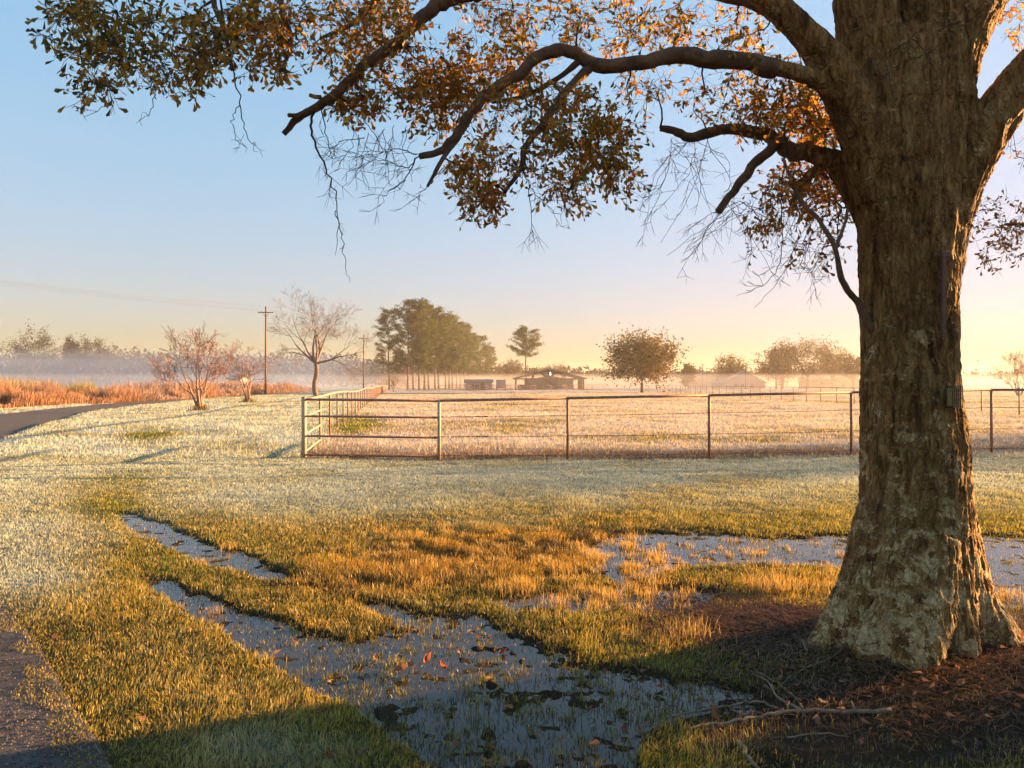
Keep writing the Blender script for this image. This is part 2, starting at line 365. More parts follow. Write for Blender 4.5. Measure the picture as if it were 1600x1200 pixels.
# ------------------------------------------------------------------ ground, road, water
ang = np.concatenate([np.linspace(-48, 48, 760), np.linspace(48, 312, 90)[1:-1]]); ang = np.radians(ang)
rad = np.concatenate([[0.02, 0.6, 1.2, 1.8], np.geomspace(2.3, 26, 430), np.geomspace(26, 1500, 200)[1:]])
na, nr = len(ang), len(rad)
RR, AA = np.meshgrid(rad, ang, indexing='ij'); X = (RR*np.sin(AA)).ravel(); Y = (RR*np.cos(AA)).ravel(); Z = height(X, Y)
ii = (np.arange(nr-1)[:, None])*na; jj = np.arange(na)[None, :]; kk = (jj+1) % na
q = np.stack([ii+jj, ii+na+jj, ii+na+kk, ii+kk], -1).reshape(-1, 4)[:, ::-1]
fr = frostv(X, Y); gc = lerp(np.broadcast_to(C_SOIL, (len(X), 3)), np.array((0.10, 0.085, 0.03)), 1-samp('dirt', X, Y)*0.9)
gc = lerp(gc, C_SOIL*0.7, sstep(0.05, 0.4, samp('wetw', X, Y))*0.8)
ins = ((Y > 17) & (X > -4.7-.158*(Y-16.8)))[:, None]
gc = lerp(gc, np.where(ins, np.array((0.62, 0.54, 0.46)), np.array((0.54, 0.57, 0.47))), fr*np.where(Y > 17, 0.95, 0.5)*(1-0.8*samp('dirt', X, Y)))
gc = lerp(gc, C_GREEN, np.clip(samp('green', X, Y)*np.where(Y > 12, 0.8, 0.2), 0, 1))
ground = mesh_obj('ground', np.stack([X, Y, Z], 1), q, np.zeros((0, 3), np.int64), M['ground'], gc, True); ground['kind'] = 'structure'
b = MB(); n = len(ROAD_IN)
K = 5; rows = []
for k in range(K+1):
    t = k/K; p = ROAD_IN*(1-t)+ROAD_OUT*t; rows.append(np.column_stack([p, 0.020+0.03*math.sin(math.pi*t)+0*p[:, 0]]))
v = np.vstack(rows); i = np.arange(n-1)
qq = np.vstack([np.stack([k*n+i, (k+1)*n+i, (k+1)*n+i+1, k*n+i+1], 1)[:, ::-1] for k in range(K)])
b.add(v, q=qq); rd = b.build('road', M['road'], smooth=True); rd['kind'] = 'structure'
b = MB(); b.add([(-9, 2.0, -0.012), (12, 2.0, -0.012), (12, 12, -0.012), (-9, 12, -0.012)], q=[(0, 1, 2, 3)]); wt = b.build('puddle_water', M['water']); wt['kind'] = 'structure'
b = MB(); dx, dy = zip(*DITCH); b.add([(min(dx)-2, min(dy)-1, -0.03), (max(dx)+1, min(dy)-1, -0.03), (max(dx)+1, max(dy)+1, -0.03), (min(dx)-2, max(dy)+1, -0.03)], q=[(0, 1, 2, 3)])
dw = b.build('ditch_water', M['water']); dw['kind'] = 'structure'

# ------------------------------------------------------------------ grass
def blades(mb, x, y, z, h, wd, col_root, col_tip, lean=0.45, az=None, r=rng, lad=None):
    n = len(x); a = r.uniform(0, 2*math.pi, n) if az is None else az
    la = r.uniform(0, 2*math.pi, n) if lad is None else lad; l = np.abs(r.normal(0, lean, n)).clip(0, 1.1)
    sx, sy = np.cos(a)*wd/2, np.sin(a)*wd/2; dx, dy = np.cos(la)*l, np.sin(la)*l
    k = 1/np.sqrt(1+l*l*0.8)
    v = np.empty((n, 5, 3)); mid = np.stack([x+dx*h*0.22, y+dy*h*0.22, z+h*0.5*k], 1); tip = np.stack([x+dx*h*0.95, y+dy*h*0.95, z+h*k], 1)
    v[:, 0] = np.stack([x-sx, y-sy, z-0.004], 1); v[:, 1] = np.stack([x+sx, y+sy, z-0.004], 1)
    v[:, 2] = mid+np.stack([sx, sy, 0*sx], 1)*0.8; v[:, 3] = mid-np.stack([sx, sy, 0*sx], 1)*0.8; v[:, 4] = tip
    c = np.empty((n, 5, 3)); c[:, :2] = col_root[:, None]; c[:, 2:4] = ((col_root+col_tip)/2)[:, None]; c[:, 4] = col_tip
    o = (np.arange(n)*5)[:, None]
    mb.add(v, q=o+np.array([[0, 1, 2, 3]]), t=o+np.array([[3, 2, 4]]), c=c.reshape(-1, 3))
def sample_area(n, y0, y1, e, u=0.8):       # area density falls as y**-e
    t = rng.random(n); p = 2-e
    yy = (y0**p+t*(y1**p-y0**p))**(1/p); xx = rng.uniform(-u, u, n)*(yy+0.6); return xx, yy
def lawn(n, y0, y1, e, hb, wb, name, label):
    x, y = sample_area(n, y0, y1, e)
    cl = fbm(x*2.2, y*2.2, 0, 51, 3)+0.8*fbm(x*9, y*9, 0, 52, 2)
    wv = samp('wet', x, y); dirtv = samp('dirt', x, y); ru = samp('rust', x, y); gr = samp('green', x, y); ww = samp('wetw', x, y)
    z = height(x, y)
    sub = z < -0.007; w1 = np.clip(wv+0.35*fbm(x*2.6, y*2.6, 0, 3, 3), 0, 1.1)
    keep = rng.random(len(x)) < np.where(wv > .12, np.clip(1.12-1.2*w1, 0.04, 1)+0.17*(fbm(x*2.6, y*2.6, 0, 77, 3) > 0.05), 1.0)*(1-0.80*dirtv)
    inr = inpoly(x, y, road_poly); dr0 = polyd(x, y, ROAD_IN[::2]); keep &= ~(inr & (dr0 > np.clip(0.16+0.30*fbm(x*2.5, y*2.5, 0, 88, 3), 0, .5)*(y < 40))) & ~inpoly(x, y, DITCH); z = np.where(inr, 0.02, z)
    tr = ((x-2.55)/0.55)**2+((y-4.75)/0.5)**2 < 1; keep &= ~tr
    x, y, z, cl, wv, dirtv, ru, gr, ww, sub = (a[keep] for a in (x, y, z, cl, wv, dirtv, ru, gr, ww, sub))
    n = len(x); f = frostv(x, y)
    tuft = sstep(0.02, 0.32, fbm(x*2.8, y*2.8, 0, 91, 3))
    h = hb*rng.uniform(0.55, 1.35, n)*(1+0.5*cl)*(1+0.1*ww+0.1*ru+1.3*ru*tuft)
    h = np.where(sub, h*0.75, h)
    h *= np.clip(0.6+0.4*polyd_road(x, y), 0.35, 1)
    wd = wb*np.maximum(1, y/5.5)**0.85*rng.uniform(0.7, 1.3, n)
    j = rng.random(n)
    base = lerp(np.broadcast_to(C_GREEN, (n, 3)), C_YG, np.clip(0.45+0.5*cl+0.5*(rng.random(n)-0.5), 0, 1))
    sel = (j < 0.22+0.25*(x < -1)*(y < 9)); base[sel] = C_STRAW*rng.uniform(0.7, 1.25, (sel.sum(), 1))
    sel = rng.random(n) < np.clip(ru*0.85, 0, 1); base[sel] = lerp(np.broadcast_to(np.array((.13, .075, .02)), (sel.sum(), 3)), np.array((.66, .38, .06)), tuft[sel]*rng.uniform(.4, 1, sel.sum()))
    sel = rng.random(n) < dirtv*0.8; base[sel] = np.array((0.17, 0.105, 0.07))
    sel = rng.random(n) < gr*0.6; base[sel] = C_GREEN*1.3
    ff = np.clip(f*1.1-0.25*rng.random(n), 0, 1)*(1-0.6*dirtv)
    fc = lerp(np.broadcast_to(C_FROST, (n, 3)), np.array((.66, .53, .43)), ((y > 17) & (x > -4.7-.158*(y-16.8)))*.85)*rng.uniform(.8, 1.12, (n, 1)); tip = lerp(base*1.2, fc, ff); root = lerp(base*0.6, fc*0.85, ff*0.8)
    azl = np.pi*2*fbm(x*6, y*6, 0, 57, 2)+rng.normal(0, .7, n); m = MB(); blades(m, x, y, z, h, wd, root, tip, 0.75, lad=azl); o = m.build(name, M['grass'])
    tag(o, label, 'grass', kind='stuff'); return o
_rd = ROAD_IN
def polyd_road(x, y):           # distance (m) to the road's inner edge, only near it
    out = np.ones(len(x)); s_ = (x < 0)
    if s_.any(): out[s_] = np.clip(polyd(x[s_], y[s_], _rd[::2])*2.5, 0, 1)
    return out
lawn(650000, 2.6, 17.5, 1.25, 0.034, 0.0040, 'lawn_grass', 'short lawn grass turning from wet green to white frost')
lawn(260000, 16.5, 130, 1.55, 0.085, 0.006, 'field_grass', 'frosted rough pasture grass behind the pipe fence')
# tall dry tufts standing in the wet ground
def tufts(spots, name, label, hh=0.15, nb=90, col=None, rr=0.06):
    m = MB()
    for (px, py, s_) in spots:
        gx, gy = G(px, py); k = int(nb*s_*s_)+12
        x = gx+rng.normal(0, rr*s_, k); y = gy+rng.normal(0, rr*s_, k)
        c = np.broadcast_to(C_STRAW if col is None else col, (k, 3))*rng.uniform(0.7, 1.4, (k, 1))
        c = lerp(c, C_RUST if name != 'dead_weed_tufts' else C_SOIL*2, rng.random(k)*0.5)
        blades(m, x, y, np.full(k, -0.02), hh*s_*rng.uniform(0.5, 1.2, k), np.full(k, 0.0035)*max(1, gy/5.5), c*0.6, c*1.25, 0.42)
    tag(m.build(name, M['grass']), label, 'grass', kind='stuff')
sp = [(1215,925,1.9),(1080,1000,1.5),(1030,1015,1.1),(1165,918,1.1),(1290,925,1.2),(1300,905,1.0),(1255,915,.8),(1120,900,.7),(1020,870,.7),(880,895,1.2),(812,918,1.3),(775,925,1.1),
      (655,920,1.0),(650,905,1.0),(700,905,1.0),(735,885,1.0),(790,870,1.0),(850,880,1.0),(920,870,1.0),(835,845,1),(580,900,1.0),(610,870,.9),(690,850,.9),(760,925,.9),(820,918,1.1),(870,945,1.2),(930,950,1.0),(1550,935,1.1),(1575,930,1)]
for _ in range(190):
    px, py = random.gauss(765, 150), random.gauss(875, 36)
    if py > 822: sp.append((px, py, random.uniform(0.45, 1.0)))
for _ in range(120):
    sp.append((random.uniform(880, 1330), random.uniform(845, 1010), random.uniform(0.4, 0.9)))
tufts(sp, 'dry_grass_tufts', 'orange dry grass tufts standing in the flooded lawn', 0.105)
sp = []
for _ in range(290):
    px, py = random.uniform(440, 1180), random.uniform(955, 1200)
    sp.append((px, py, random.uniform(0.3, 0.75)))
tufts(sp, 'puddle_grass', 'sparse green sprigs poking out of the dark puddle', 0.085, 22, C_GREEN*1.3, 0.035)
sp = []
for _ in range(330):
    px = random.uniform(485, 1340); sp.append((px, float(np.interp(px, [475, 686, 887, 1108, 1330], [716, 719, 718, 717, 712]))-abs(random.gauss(0, 6)), random.uniform(0.5, 1.35)))
tufts(sp, 'dead_weed_tufts', 'reddish dead weeds matted along the foot of the pipe fence', 0.11, 40, np.array((.20, .135, .10)), 0.13)
# curled, lying blades floating on the water
m = MB(); k = 9000; px = rng.uniform(200, 1330, k); py = rng.uniform(800, 1210, k)
dd = CAM_H*F/(py-600); x = (px-800)*dd/F; y = dd; zz = height(x, y); ok = zz < -0.012; x, y = x[ok], y[ok]; k = len(x)
c = lerp(np.broadcast_to(C_GREEN*0.6, (k, 3)), np.array((0.09, 0.05, 0.025)), rng.random(k))
blades(m, x, y, np.full(k, -0.012), rng.uniform(0.012, 0.045, k), rng.uniform(0.003, 0.006, k)*np.maximum(1, y/6), c, c*1.1, 1.1)
tag(m.build('floating_grass', M['grass']), 'fine dead grass floating on the puddles', 'grass', kind='stuff')
# straw litter round the trunk
m = MB(); k = 15000
cx = np.concatenate([rng.normal(1.55, 0.38, k//2), rng.normal(2.5, 0.75, k-k//2)]); cyy = np.concatenate([rng.normal(5.15, 0.33, k//2), rng.normal(4.4, 0.62, k-k//2)])
z = height(cx, cyy); ok = z > -0.02; cx, cyy, z = cx[ok], cyy[ok], z[ok]; k = len(cx); a = rng.uniform(0, 6.283, k); L = rng.uniform(0.025, 0.10, k)
wdh = rng.uniform(0.0015, 0.0035, k); d = np.stack([np.cos(a), np.sin(a), rng.normal(0, 0.15, k)], 1); s_ = np.stack([-np.sin(a), np.cos(a), 0*a], 1)*wdh[:, None]
p0 = np.stack([cx, cyy, z+rng.uniform(0.003, 0.035, k)], 1); v = np.stack([p0-s_, p0+s_, p0+d*L[:, None]+s_, p0+d*L[:, None]-s_], 1)
c = np.repeat((np.array((0.19, 0.095, 0.045))*rng.uniform(0.3, 1.3, (k, 1))), 4, 0)
m.add(v, q=(np.arange(k)*4)[:, None]+np.array([[0, 1, 2, 3]]), c=c)
tag(m.build('straw_litter', M['grass']), 'brown straw and needle litter heaped beside the oak trunk', 'litter', kind='stuff')

# ------------------------------------------------------------------ leaves (shared leaf shape)
LV = np.array([(0, 0, 0), (0.40, -0.10, 0.02), (0.78, -0.22, 0.05), (0.74, 0, -0.02), (1, 0, -0.03), (0.40, 0.10, 0.02), (0.78, 0.22, 0.05)])
def leaves(mb, pos, dirs, size, cols, r=rng, shape=LV):
    n = len(pos); d = dirs/np.linalg.norm(dirs, axis=1, keepdims=True)
    rv = r.normal(0, 1, (n, 3)); s_ = np.cross(d, rv); s_ /= np.linalg.norm(s_, axis=1, keepdims=True); u = np.cross(s_, d)
    v = pos[:, None]+size[:, None, None]*(shape[None, :, 0:1]*d[:, None]+shape[None, :, 1:2]*s_[:, None]+shape[None, :, 2:3]*u[:, None])
    o = (np.arange(n)*7)[:, None]
    mb.add(v, q=np.vstack([o+np.array([[0, 1, 2, 3]]), o+np.array([[0, 3, 6, 5]])]), t=np.vstack([o+np.array([[3, 2, 4]]), o+np.array([[3, 4, 6]])]), c=np.repeat(cols, 7, 0))
def quads(mb, pos, size, cols, aspect=0.6, r=rng, bias=None):
    n = len(pos); d = r.normal(0, 1, (n, 3))
    if bias is not None: d = d+bias
    d /= np.linalg.norm(d, axis=1, keepdims=True); s_ = np.cross(d, r.normal(0, 1, (n, 3))); s_ /= np.linalg.norm(s_, axis=1, keepdims=True)
    size = np.broadcast_to(size, (n,))[:, None]; a = d*size*0.5; c = s_*size*aspect*0.5
    v = np.stack([pos-a, pos+c, pos+a, pos-c], 1)
    mb.add(v, q=(np.arange(n)*4)[:, None]+np.array([[0, 1, 2, 3]]), c=np.repeat(cols, 4, 0))

# ------------------------------------------------------------------ the big oak
TD = 4.75
TB = (2.54, TD, 0.0)
oak = empty('oak_tree', TB, label='massive oak with flaring lichened trunk and leafy branches over the flooded lawn', cat='tree')
def sk(rows): return np.array([np.append(P(a, b_, d), r_*d/F) for a, b_, d, r_ in rows])
TRUNK = [
 [(1432,1120,4.72,100),(1434,1050,4.72,100),(1438,1000,4.73,102),(1438,940,4.74,102),(1435,880,4.75,99),(1431,800,4.75,93),(1427,700,4.75,87),(1421,600,4.75,80),(1420,500,4.75,77),(1420,430,4.75,77),(1420,350,4.75,81),(1412,280,4.75,86),(1402,200,4.75,88),(1395,130,4.75,86),(1390,60,4.75,74)],
 [(1395,250,4.72,75),(1370,150,4.7,66),(1357,50,4.7,56),(1350,-60,4.7,52),(1345,-300,4.8,44)],
 [(1415,220,4.85,82),(1435,100,4.9,78),(1445,0,4.9,74),(1450,-150,4.9,66),(1450,-420,5.1,48)],
 [(1445,270,4.75,70),(1458,180,4.72,66),(1472,115,4.7,58),(1492,60,4.7,55),(1524,0,4.7,53),(1560,-80,4.8,48),(1640,-380,5.2,36)],
 [(1440,490,4.76,52),(1455,400,4.74,52),(1482,320,4.7,48),(1514,250,4.66,43),(1551,190,4.62,41),(1594,130,4.58,39),(1646,75,4.55,38),(1740,0,4.55,36),(1900,-120,4.7,32)],
 [(1385,300,4.7,52),(1340,180,4.62,44),(1300,105,4.55,36),(1255,50,4.5,28),(1205,5,4.5,25),(1130,-60,4.5,21),(1020,-120,4.5,18)],
 [(1380,250,4.7,38),(1325,170,4.6,28),(1288,132,4.55,19),(1250,115,4.5,16.5),(1200,103,4.5,16)],
 [(1380,340,4.8,42),(1325,272,4.9,27),(1290,248,4.95,20),(1250,236,5,16)],
 # roots
 [(1408,800,4.72,66),(1368,900,4.68,54),(1325,970,4.62,42),(1288,1012,4.55,29),(1252,1036,4.5,15)],
 [(1430,850,4.6,70),(1428,950,4.42,62),(1425,1020,4.28,48),(1425,1075,4.16,28)],
 [(1462,820,4.72,62),(1500,930,4.66,52),(1552,1000,4.6,44),(1605,1045,4.52,33),(1670,1070,4.48,18)],
 [(1390,930,4.6,50),(1365,1010,4.42,34),(1350,1052,4.3,20)],
 [(1470,900,4.55,50),(1500,1000,4.4,30),(1520,1050,4.35,16)],
 [(1460,880,4.95,60),(1500,960,5.2,40),(1530,990,5.5,20)],
]
b = MB()
for rows in TRUNK:
    s_ = smooth_path(sk(rows), 5); b.tube(s_[:, :3], np.maximum(s_[:, 3]*(.885 if rows[0][1] < 780 or rows[0][1] > 1100 else .95), 0.01), 28)
tmp = b.build('tmp_trunk', None)
rm = tmp.modifiers.new('r', 'REMESH'); rm.mode = 'VOXEL'; rm.voxel_size = 0.0125
sm = tmp.modifiers.new('s', 'SMOOTH'); sm.factor = 0.5; sm.iterations = 8
dg = bpy.context.evaluated_depsgraph_get(); ev = tmp.evaluated_get(dg); me = bpy.data.meshes.new_from_object(ev)
bpy.data.objects.remove(tmp)
nv = len(me.vertices); co = np.empty(nv*3, np.float32); me.vertices.foreach_get('co', co); co = co.reshape(-1, 3).astype(float)
no = np.empty(nv*3, np.float32); me.vertices.foreach_get('normal', no); no = no.reshape(-1, 3).astype(float)
th = np.arctan2(co[:, 1]-4.75, co[:, 0]-2.54)*0.36
wob = 0.05*noise3(co[:, 0]*3, co[:, 1]*3, co[:, 2]*4, 3)
rid = 1-np.abs(noise3(th*42+wob*40, co[:, 0]*2, co[:, 2]*6, 11)); rid2 = 1-np.abs(noise3(th*85+wob*50, co[:, 1]*2, co[:, 2]*16, 12))
lump = fbm(co[:, 0]*3.5, co[:, 1]*3.5, co[:, 2]*2.2, 9, 4)
fine = fbm(co[:, 0]*28, co[:, 1]*28, co[:, 2]*18, 19, 3)
amp = sstep(-0.2, 0.4, co[:, 2])*0.6+0.4
inner = np.clip((np.hypot(co[:, 0]-2.54, co[:, 1]-4.75) < 0.75)*1.0, 0.35, 1)
disp = (0.026*(rid-0.6)+0.011*(rid2-0.6))*inner+0.02*lump*inner-0.008+0.009*fine
co = co+no*disp[:, None]-np.array(TB)
me.vertices.foreach_set('co', co.astype(np.float32).ravel()); me.polygons.foreach_set('use_smooth', np.ones(len(me.polygons), bool)); me.materials.clear(); me.materials.append(M['bark']); me.update()
tk = bpy.data.objects.new('trunk', me); sc.collection.objects.link(tk); tk.parent = oak
# limbs
LIMBS = dict(
 A=[(1215,106,4.5,18),(1150,95,4.48,17),(1070,90,4.45,15),(1000,98,4.4,13.5),(935,101,4.4,13),(895,80,4.4,12.5),(850,84,4.35,11.5),(812,115,4.3,10.5),(765,145,4.3,10),(735,175,4.3,9),(712,213,4.3,8.5),(690,235,4.3,7),(655,245,4.3,5.5)],
 A2=[(925,101,4.4,9),(885,145,4.4,8),(852,190,4.4,7),(822,230,4.4,6),(812,265,4.4,5),(788,302,4.4,3.5)],
 A3=[(716,212,4.3,6),(692,250,4.3,4.5),(668,292,4.3,2.5)],
 A4=[(905,95,4.4,6),(870,125,4.5,5),(820,150,4.6,4),(770,160,4.7,3)],
 B=[(1020,-120,4.5,20),(940,-110,4.4,19),(830,-60,4.3,17),(740,-8,4.2,14.5)],
 D=[(760,-20,4.2,15),(715,0,4.2,14),(680,12,4.2,13),(640,47,4.2,11.5),(600,80,4.2,10.5),(560,112,4.2,9.5),(530,143,4.2,9),(495,168,4.2,7.5),(466,185,4.2,6.5),(443,210,4.2,5)],
 D2=[(490,168,4.2,4.5),(470,178,4.15,4),(450,180,4.1,3.8)],
 D3=[(500,152,4.2,4),(485,149,4.15,3.5)],
 E=[(1000,-122,4.5,16),(860,-170,4.3,15),(700,-160,4.1,13),(520,-120,3.9,11),(380,-80,3.8,8),(250,-50,3.7,6),(150,-30,3.7,4)],
 E2=[(520,-120,3.9,7),(470,-60,3.9,6),(440,0,3.9,5),(455,60,3.9,4),(440,110,3.9,2.5)],
 E3=[(380,-80,3.8,6),(335,-10,3.8,5),(355,60,3.8,3.5),(362,110,3.8,2.5)],
 E4=[(700,-160,4.1,8),(640,-70,4.4,7),(580,10,4.6,6),(545,40,4.7,4),(500,60,4.7,3)],
 C=[(1265,240,5,18),(1232,235,5.05,16),(1210,218,5.1,14),(1180,206,5.1,11),(1120,203,5.1,9.5),(1078,214,5.1,9),(1060,207,5.1,8),(1032,200,5.1,6)],
 C2=[(1215,225,5.05,10),(1175,262,5.0,9),(1143,303,5.0,7.5),(1120,332,5.0,6.5)],
 C3=[(1300,250,4.95,10),(1265,276,5,9.5),(1243,297,5,8)],
 C4=[(1385,535,4.72,10),(1358,508,4.7,9),(1338,470,4.68,6.5),(1315,440,4.6,5.5),(1306,388,4.55,4.5),(1280,345,4.6,4),(1250,312,4.7,3.5),(1225,250,4.8,3)],
 C5=[(1306,388,4.55,3.5),(1320,350,4.6,3),(1325,320,4.7,2.5)],
 H=[(1255,50,4.5,16),(1190,10,4.7,12),(1130,-6,4.8,10),(1040,-30,5,8),(960,-60,5.2,7),(860,-80,5.4,5)],
 K=[(1600,150,4.55,18),(1660,230,5,14),(1700,290,5.6,10),(1690,340,6.2,7),(1640,350,6.5,4),(1570,350,6.6,2.5)],
 U1=[(1345,-290,4.8,44),(1250,-420,4.6,30),(1050,-520,4.6,22),(800,-560,4.8,14)],
 U2=[(1450,-410,5.1,48),(1500,-560,5.6,30),(1500,-760,6,15)],
 U3=[(1640,-370,5.2,36),(1800,-500,5.4,24),(2050,-620,5.8,12)],
 U4=[(1890,-115,4.7,34),(2050,-220,4.9,24),(2250,-330,5.2,14),(2450,-420,5.4,8)],
 U5=[(1250,-420,4.6,20),(1200,-500,3.9,14),(1000,-560,3.2,9),(800,-500,2.6,6)],
 U6=[(1450,-300,5.0,24),(1300,-420,6.2,18),(1100,-560,7.4,12),(900,-600,8.4,7)],
)
nodes = []; nrad = []
off = np.array(TB)
for k_, rows in LIMBS.items():
    s_ = smooth_path(sk(rows), 7); jit = np.stack([noise3(np.arange(len(s_))*0.45, i_*7.3, ord(k_[0])+len(k_)*3.1, 5) for i_ in range(3)], 1)
    s_[:, :3] += jit*s_[:, 3:4]*0.30
    rr_ = s_[:, 3]*(1+0.12*noise3(np.arange(len(s_))*0.8, 1.7, ord(k_[0]), 6))
    b = MB(); b.tube(s_[:, :3]-off, rr_*.84, 14)
    b.build('limb', M['limb'], oak, smooth=True); nodes.append(s_[:, :3]); nrad.append(s_[:, 3])
nodes = np.vstack(nodes); nrad = np.concatenate(nrad)
# foliage regions (photo px ellipse, depth, spread, number of twigs, leaves per twig, tone 0 green .. 1 orange)
REG = [
 (120,45,60,42,3.75,.35,75,6,.2),(180,95,60,45,3.75,.35,80,6,.25),(160,20,100,25,3.8,.4,55,6,.3),(145,140,35,22,3.75,.25,24,5,.35),(255,60,70,55,3.85,.4,85,6,.35),
 (262,128,45,24,3.8,.3,34,5,.4),(330,60,60,50,3.9,.4,80,6,.5),(310,118,38,22,3.85,.3,26,6,.5),(385,55,35,55,3.95,.35,48,6,.55),(440,75,18,55,3.95,.25,40,6,.7),(420,20,60,25,4,.4,40,6,.6),
 (520,45,55,45,4.5,.5,60,5,.6),(600,35,60,38,4.4,.5,80,6,.5),(555,150,42,34,4.2,.3,48,7,.75),(640,110,45,45,4.4,.4,60,6,.8),(690,150,48,55,4.5,.45,110,7,.65),(560,80,50,40,4.5,.5,44,5,.6),
 (760,50,60,50,4.7,.5,60,5,.6),(750,130,60,50,4.6,.5,70,6,.7),(850,40,70,45,4.9,.5,70,5,.6),(950,40,70,45,5.0,.5,70,5,.55),(1050,45,60,40,5.0,.5,62,5,.55),(1150,50,50,40,5.0,.5,44,5,.5),(1190,120,60,40,5.0,.4,56,5,.6),
 (755,262,52,38,4.4,.35,70,7,.75),(745,318,34,28,4.4,.25,40,6,.9),(835,185,60,55,4.5,.45,80,6,.45),(900,180,50,50,4.5,.45,62,6,.5),(865,270,50,40,4.45,.3,36,5,.6),(930,235,55,45,4.5,.4,90,7,.5),(965,275,30,25,4.5,.25,30,6,.6),
 (890,305,24,24,4.45,.2,18,6,.75),(975,190,28,45,4.6,.4,28,5,.5),(1010,140,40,45,4.8,.5,34,5,.55),(800,110,60,40,4.6,.5,44,5,.6),
 (1130,150,60,45,5.1,.4,40,5,.6),(1250,165,70,38,5.2,.5,150,6,.65),(1200,190,60,30,5.2,.4,60,5,.6),(1285,195,40,35,5.2,.45,90,6,.7),(1255,290,52,36,5.1,.4,110,6,.95),(1210,330,45,38,5.1,.3,44,5,.9),(1285,345,38,42,5.1,.35,44,5,.9),
 (1270,400,40,25,5.1,.25,16,4,.8),(1190,380,30,30,5.1,.2,10,3,.9),
 (1560,350,38,45,6.4,.5,34,6,1.0),(1590,375,30,28,6.4,.4,16,5,1.0),(1575,235,22,14,5.6,.3,6,4,1.0),(1592,30,22,40,5.5,.4,24,4,.8),(1545,410,15,12,6.3,.2,5,4,1.0),
 # above and beside the picture
 (300,-90,200,60,4.0,.6,110,5,.4),(600,-110,160,70,4.4,.7,110,5,.4),(900,-110,160,70,4.8,.8,110,5,.4),(1150,-120,140,80,5,.8,80,5,.4),(800,-420,250,160,5,1.0,110,6,.4),(1150,-400,250,200,4.6,1.0,110,6,.4),
 (1500,-600,260,180,5.6,1.0,100,6,.4),(1900,-480,260,160,5.6,1.0,70,6,.4),(2150,-260,220,120,5.2,.8,50,6,.5),(900,-420,220,150,3.2,.8,80,6,.4),(1000,-520,260,130,7.4,1.0,120,6,.4),(1350,-250,160,120,5.8,.8,80,6,.4),
 (700,-230,300,120,6.5,.9,120,6,.4),
 (1350,-480,330,200,3.7,.7,150,7,.5),(1700,-420,260,200,3.9,.7,110,7,.5),(900,-1000,600,340,3.0,.7,150,7,.4),(1500,-1100,500,340,3.4,.8,130,7,.4),(1550,-1500,500,300,2.6,.6,90,7,.4),  # extra overhead foliage added to cut sky light on the upper trunk
]
tw = MB(); lf = MB()
def nearest(p):
    d = np.linalg.norm(nodes[:ncount]-p, axis=1); return int(np.argmin(d)), float(d.min())
cap = 40000; nn = np.zeros((cap, 3)); nr_ = np.zeros(cap); ncount = len(nodes); nn[:ncount] = nodes; nr_[:ncount] = nrad; nodes, nrad = nn, nr_
def grow(p, rmax, k=5, sag=0.0, wob=0.10):
    global ncount
    i_, d = nearest(p); a = nodes[i_]; r0 = min(rmax, nrad[i_]*0.8); r1 = max(0.0011, r0*0.45)
    t = np.linspace(0, 1, k)[:, None]; w_ = rng.normal(0, 1, 3); w_ *= wob*d/np.linalg.norm(w_)
    w2 = rng.normal(0, 1, 3)*0.05*d
    pts = a*(1-t)+p*t+np.sin(math.pi*t)*w_+np.sin(2*math.pi*t)*w2; pts[:, 2] += sag*d*np.sin(math.pi*t[:, 0])
    rr_ = r0*(1-t[:, 0])+r1*t[:, 0]; tw.tube(pts-off, rr_, 4 if r0 < 0.004 else 5, cap=False)
    m_ = k-1
    if ncount+m_ < cap: nodes[ncount:ncount+m_] = pts[1:]; nrad[ncount:ncount+m_] = rr_[1:]; ncount += m_
    return pts
jobs = []; tips = []
for (cx_, cy_, rx, ry, d0, ds, cnt, nl, tone) in REG:
    for j in range(int(cnt*(.62 if d0 < 3.95 and cy_ > -20 else 1.0 if cy_ > -20 else .85))):
        while True:
            u, v_ = rng.uniform(-1, 1, 2)
            if u*u+v_*v_ < 1: break
        dp = d0+rng.normal(0, ds*0.6); tips.append((P(cx_+u*rx*1.08, cy_+v_*ry*1.08, dp), nl, tone, cy_ < -20))
order = rng.permutation(len(tips)); big = order[:len(order)//9]; rest = order[len(order)//9:]
def by_dist(idx):
    idx = list(idx); d = []
    for i_ in idx: d.append(np.linalg.norm(nodes[:ncount]-tips[i_][0], axis=1).min())
    return [idx[i_] for i_ in np.argsort(d)]
PAL = np.array([(0.065, 0.068, 0.010), (0.15, 0.12, 0.012), (0.34, 0.21, 0.018), (0.58, 0.32, 0.025), (0.56, 0.23, 0.025), (0.40, 0.14, 0.025)])
